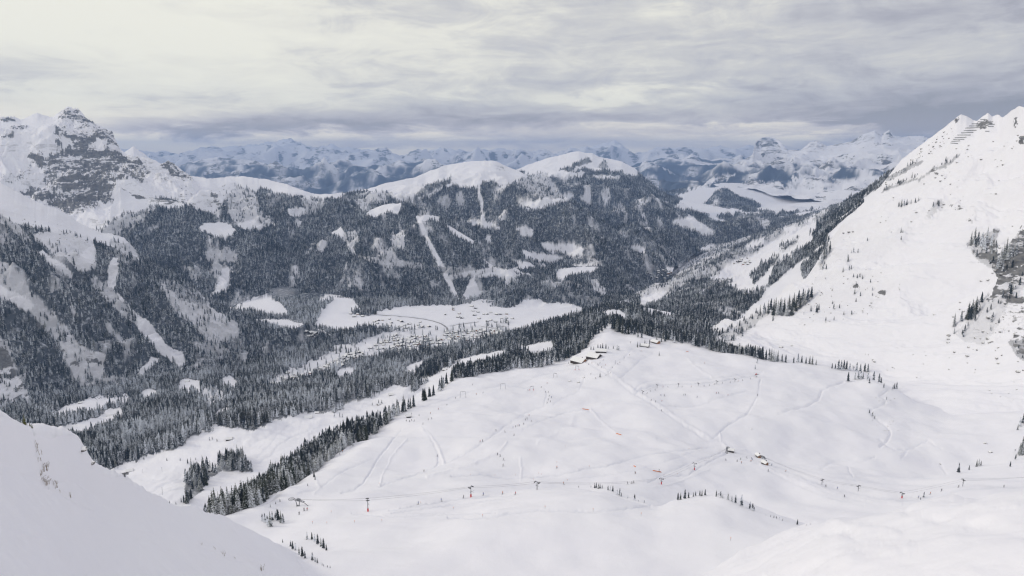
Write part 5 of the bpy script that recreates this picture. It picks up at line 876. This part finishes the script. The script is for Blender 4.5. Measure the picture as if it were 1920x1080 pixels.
# village road
def road(px, wd, name='road'):
    pts = []
    for (a, b_), (c, d_) in zip(px[:-1], px[1:]):
        for k in range(8): q = cast(a + (c - a) * k / 8, b_ + (d_ - b_) * k / 8); pts.append(q)
    pts = [sum((pts[min(max(i + j, 0), len(pts) - 1)] for j in (-2, -1, 0, 1, 2)), Vector((0, 0, 0))) / 5 for i in range(len(pts))]
    b = MB(); L_ = []
    for i, p in enumerate(pts):
        t = (pts[min(i + 1, len(pts) - 1)] - pts[max(i - 1, 0)]); n_ = Vector((t.y, -t.x, 0)).normalized() * wd / 2
        L_.append([Vector((q.x, q.y, ground_z(q.x, q.y) + .6)) for q in (p - n_, p, p + n_)])
    for a, c in zip(L_[:-1], L_[1:]): b.face([a[0], a[1], c[1], c[0]]); b.face([a[1], a[2], c[2], c[1]])
    tag(b.build(name, M['roadsnow']), kind='structure')
M['roadsnow'] = principled('ploughed_road', (.27, .26, .26), .9)
road([(700, 590), (760, 594), (800, 599), (825, 606), (838, 614), (840, 624)], 9); road([(842, 612), (870, 607), (905, 603)], 9); road([(900, 612), (930, 616), (950, 610)], 8); road([(1285, 480), (1300, 500), (1285, 515), (1250, 522), (1230, 540)], 9)
# ------------------------------------------------------------------ dry stems and the dwarf fir on the near slope
def stems(u, v, hp_, n, lab, seed):
    p = cast(u, v); h = hp_ * (p - CAMV).length / F; r = random.Random(seed); b = MB()
    for k in range(n):
        x, y = r.uniform(-.35, .35) * h, r.uniform(-.2, .2) * h; l = h * r.uniform(.4, 1.0); dx = r.uniform(-.45, .45) * l
        b.tube([(x, y, -.1), (x + dx * .3, y, l * .55), (x + dx, y + r.uniform(-.1, .1), l * r.uniform(.55, 1))], .018 * h + .004, 4, r2=.006)
        for q in range(4): t_ = .4 + .14 * q; b.tube([(x + dx * t_ * .6, y, l * t_), (x + dx * t_ + r.uniform(-.2, .2) * l, y, l * (t_ + .12))], .012 * h + .002, 3)
    tag(b.build('dry_plant', M['straw'], None, p), lab, 'dry plant')
for i, (u, v, hp_, n, lab) in enumerate([(66,838,12,5,'dry stems at the top of the crack in the near snow'),(70,852,16,8,'dry stems below the uppermost ones in the snow crack'),(72,864,10,5,'short dry stems halfway down the snow crack'),(82,882,16,9,'bushy dry stems where the snow crack bends'),(78,897,18,10,'densest dry stems in the lower part of the crack'),(84,908,16,9,'lowest tangle of dry stems in the near snow crack'),
        (103,914,14,5,'bent dry grass right of the snow crack'),(112,922,6,4,'short dry grass lying flat under the bent grass'),(132,933,10,5,'dry grass tuft farthest down the near slope'),(378,1022,8,4,'small dry stalk on the middle of the near slope'),(403,1030,6,3,'thin pair of stalks near the small dry stalk'),(421,1043,12,7,'twiggy dry shrub in the near snow'),(441,1048,6,4,'pair of twigs right of the twiggy shrub'),(490,1070,14,6,'dry stalk cluster at the bottom edge of the picture')]): stems(u, v, hp_, n, lab, i)
p = cast(46, 796); e_ = empty('dwarf_fir', p); tag(e_, 'tiny olive-green fir top sticking out of the near snow at left', 'fir')
olive = principled('olive_needles', (.10, .11, .03), .85); dk = (p - CAMV).length / F
b = MB(); b.tube([(0, 0, -.2), (0, 0, 17 * dk)], .5 * dk, 5, r2=.1 * dk); b.build('trunk', BARK, e_)
nb_ = near_crown(77, 20, 9, 4.2, 9).copy(); nb_.materials.clear(); nb_.materials.append(olive); c_ = link('crown', nb_, e_); c_.scale = (.9 * dk,) * 3; c_.location = (0, 0, -1 * dk)
for j, (ox, oz) in enumerate(((8, -3), (-5, -3), (11, -6))): c2 = link('crown', nb_, e_); c2.scale = (.4 * dk,) * 3; c2.location = (ox * dk, 0, oz * dk)
# ------------------------------------------------------------------ skiers
def person_mesh(pose, jacket):
    J = {'pel': (0, 0, .93, .15), 'chest': (.05, 0, 1.25, .17), 'neck': (.08, 0, 1.48, .07), 'head': (.12, 0, 1.66, .105), 'headt': (.13, 0, 1.76, .085)}
    lean = .16 if pose == 0 else .02
    for k in ('chest', 'neck', 'head', 'headt'): x, y, z, r_ = J[k]; J[k] = (x + lean * (z - .9), y, z, r_)
    for s_, n_ in ((1, 'l'), (-1, 'r')):
        J['hip' + n_] = (0, s_ * .11, .86, .11); J['kn' + n_] = (.10 + lean * .4, s_ * .12, .50, .075); J['an' + n_] = (-.02, s_ * .13, .10, .06); J['toe' + n_] = (.14, s_ * .13, .06, .055)
        J['sh' + n_] = (J['chest'][0] + .01, s_ * .2, 1.40, .075); J['el' + n_] = (J['chest'][0] + .08, s_ * .30, 1.14, .055); J['ha' + n_] = (J['chest'][0] + .32, s_ * .27, 1.03, .045)
    E = [('pel', 'chest'), ('chest', 'neck'), ('neck', 'head'), ('head', 'headt')]
    for n_ in 'lr': E += [('pel', 'hip' + n_), ('hip' + n_, 'kn' + n_), ('kn' + n_, 'an' + n_), ('an' + n_, 'toe' + n_), ('chest', 'sh' + n_), ('sh' + n_, 'el' + n_), ('el' + n_, 'ha' + n_)]
    ks = list(J); me = bpy.data.meshes.new('person'); me.from_pydata([J[k][:3] for k in ks], [(ks.index(a), ks.index(c)) for a, c in E], [])
    o = bpy.data.objects.new('person_form', me); COL.objects.link(o); sk = o.modifiers.new('s', 'SKIN'); sk.use_smooth_shade = True; ss_ = o.modifiers.new('u', 'SUBSURF'); ss_.levels = 1; ss_.render_levels = 1
    for i, k in enumerate(ks): me.skin_vertices[0].data[i].radius = (J[k][3],) * 2; me.skin_vertices[0].data[i].use_root = (k == 'pel')
    bpy.context.view_layer.update(); dg = bpy.context.evaluated_depsgraph_get(); out = bpy.data.meshes.new_from_object(o.evaluated_get(dg)); bpy.data.objects.remove(o); out.name = 'person'
    out.materials.clear(); [out.materials.append(m_) for m_ in (M['trouser'], jacket, M['skin'])]
    for f in out.polygons:
        z = f.center.z; f.material_index = 2 if z > 1.50 and z < 1.68 and f.center.x > .12 else (1 if z > .90 else 0)
    return out
JK = [('red', (.50, .03, .03)), ('blue', (.04, .10, .42)), ('black', (.025, .025, .03)), ('dark grey', (.09, .09, .10)), ('orange', (.60, .16, .03)), ('green', (.05, .18, .07))]
PM = []
for i, (nm, c) in enumerate(JK):
    me = person_mesh(i % 2, principled(nm.replace(' ', '_') + '_jacket', c, .7)); e_ = link('person', me)
    for s_ in (-1, 1):
        b = MB(); b.box((.05, s_ * .13, .015), (1.65, .09, .03)); b.box((.93, s_ * .13, .07), (.16, .09, .03), M=Matrix.Rotation(0, 3, 'Y')); b.build('ski', M['black'], e_)
        hx = .05 + .32 + (.16 if i % 2 == 0 else .02) * .35; b = MB(); b.tube([(hx, s_ * .27, 1.06), (hx - .35, s_ * .34, .0)], .015, 4); b.build('ski_pole', M['steel'], e_)
    b = MB(); hx = .13 + (.16 if i % 2 == 0 else .02) * .8
    bm = bmesh.new(); bmesh.ops.create_uvsphere(bm, u_segments=10, v_segments=8, radius=.135)
    bmesh.ops.delete(bm, geom=[v_ for v_ in bm.verts if v_.co.z < -.02], context='VERTS'); hm_e = bpy.data.meshes.new('helmet'); bm.to_mesh(hm_e); bm.free(); hm_e.materials.append(M['black']); link('helmet', hm_e, e_, (hx - .01, 0, 1.70))
    PM.append(e_)
ZN = [('riding the drag lift across the lower slope', [(784,946),(827,940),(869,934),(906,929),(942,927),(966,928),(1056,908)]), ('near the lower lift station', [(561,965),(570,958),(576,957)]),
  ('in the crowd round the black ticket hut', [(762,790),(768,791),(772,789),(793,796),(786,780),(777,790)]), ('on the track above the black ticket hut', [(803,788),(809,786),(807,776),(822,768),(838,760),(854,747),(893,740),(886,722),(906,737)]), ('skiing down the wide left-hand piste', [(905,828),(900,829),(930,808),(947,811),(933,853),(944,863),(943,874),(938,856),(795,885),(820,856),(662,837),(642,848),(637,853)]),
  ('in the ski class strung out on the middle slope', [(992,780),(985,788),(988,786),(962,803),(967,801),(971,799),(974,799),(982,796),(996,791),(964,817)]), ('in the line of waiting skiers below the chalets', [(1023,736),(1028,736),(1030,743),(1034,746),(1028,750),(1032,754),(1026,756),(1015,727),(1026,719),(990,733)]),
  ('walking in front of the large chalets', [(1120,684),(1125,681),(1122,686),(1128,689),(1135,685),(1108,702),(1117,710),(1110,681),(1104,684),(1098,680),(1131,676)]), ('riding the beginners tow', [(1180,666),(1162,680),(1148,690),(1158,683),(1144,700),(1136,704),(1200,659),(1203,659)]),
  ('riding the training lift', [(1213,738),(1219,734),(1228,732),(1243,726),(1252,726),(1279,726),(1296,726),(1320,724),(1330,723),(1340,721),(1354,719),(1369,718),(1384,715),(1392,714),(1407,711)]), ('standing on the snow below the training lift', [(1239,742),(1245,741),(1246,743),(1282,741),(1285,741),(1343,738),(1347,738),(1307,745),(1365,742)]),
  ('on the long snow ridge track', [(1241,753),(1221,751),(1229,754),(1240,771),(1321,682)]), ('between the black hut and the two timber huts', [(1382,866),(1389,862),(1390,869),(1400,859),(1409,861),(1408,866),(1411,863),(1361,864)]), ('gliding below the two timber huts', [(1440,884),(1447,873),(1473,885)]), ('riding the right-hand lift', [(1548,913),(1570,917),(1744,927),(1765,921),(1797,914),(1882,914)]), ('alone on the lower right piste', [(1583,932),(1722,934)]), ('on the pistes above the rounded hump', [(1177,908),(1185,907),(1188,906),(1191,888),(1236,884),(1044,878),(1420,742)])]
first = [True] * 6; r = random.Random(4)
for zone, pts in ZN:
    for u, v in pts:
        i = 0 if (u, v) == (1365, 742) else (1 if (u, v) == (784, 946) else r.choice([0, 1, 2, 2, 2, 3, 3, 3, 4, 5])); o = PM[i] if first[i] else copy_tree(PM[i]); first[i] = False
        o.location = cast(u, v); o.rotation_euler = (0, 0, r.uniform(-.6, .6) if 'riding' in zone else r.uniform(0, 6.28)); o.scale = (1.7,) * 3
        tag(o, 'skier in a ' + JK[i][0] + ' jacket ' + zone, 'person', 'skiers ' + zone)
#@@OBJ_END
# ------------------------------------------------------------------ haze
hm = bpy.data.materials.new("haze"); hm.use_nodes = True; h = NT(hm.node_tree); h.n.clear()
pv = h.new('ShaderNodeVolumePrincipled', {'Color': (.36, .56, 1.0, 1), 'Density': 3.8e-5, 'Anisotropy': .1})
h.l.new(pv.outputs[0], h.new('ShaderNodeOutputMaterial').inputs['Volume'])
hb = MB(); hb.box((0, 18200, (140 + 1740) / 2), (66000, 42000, 1740 - 140)); ho = tag(hb.build('haze', hm), kind='stuff')
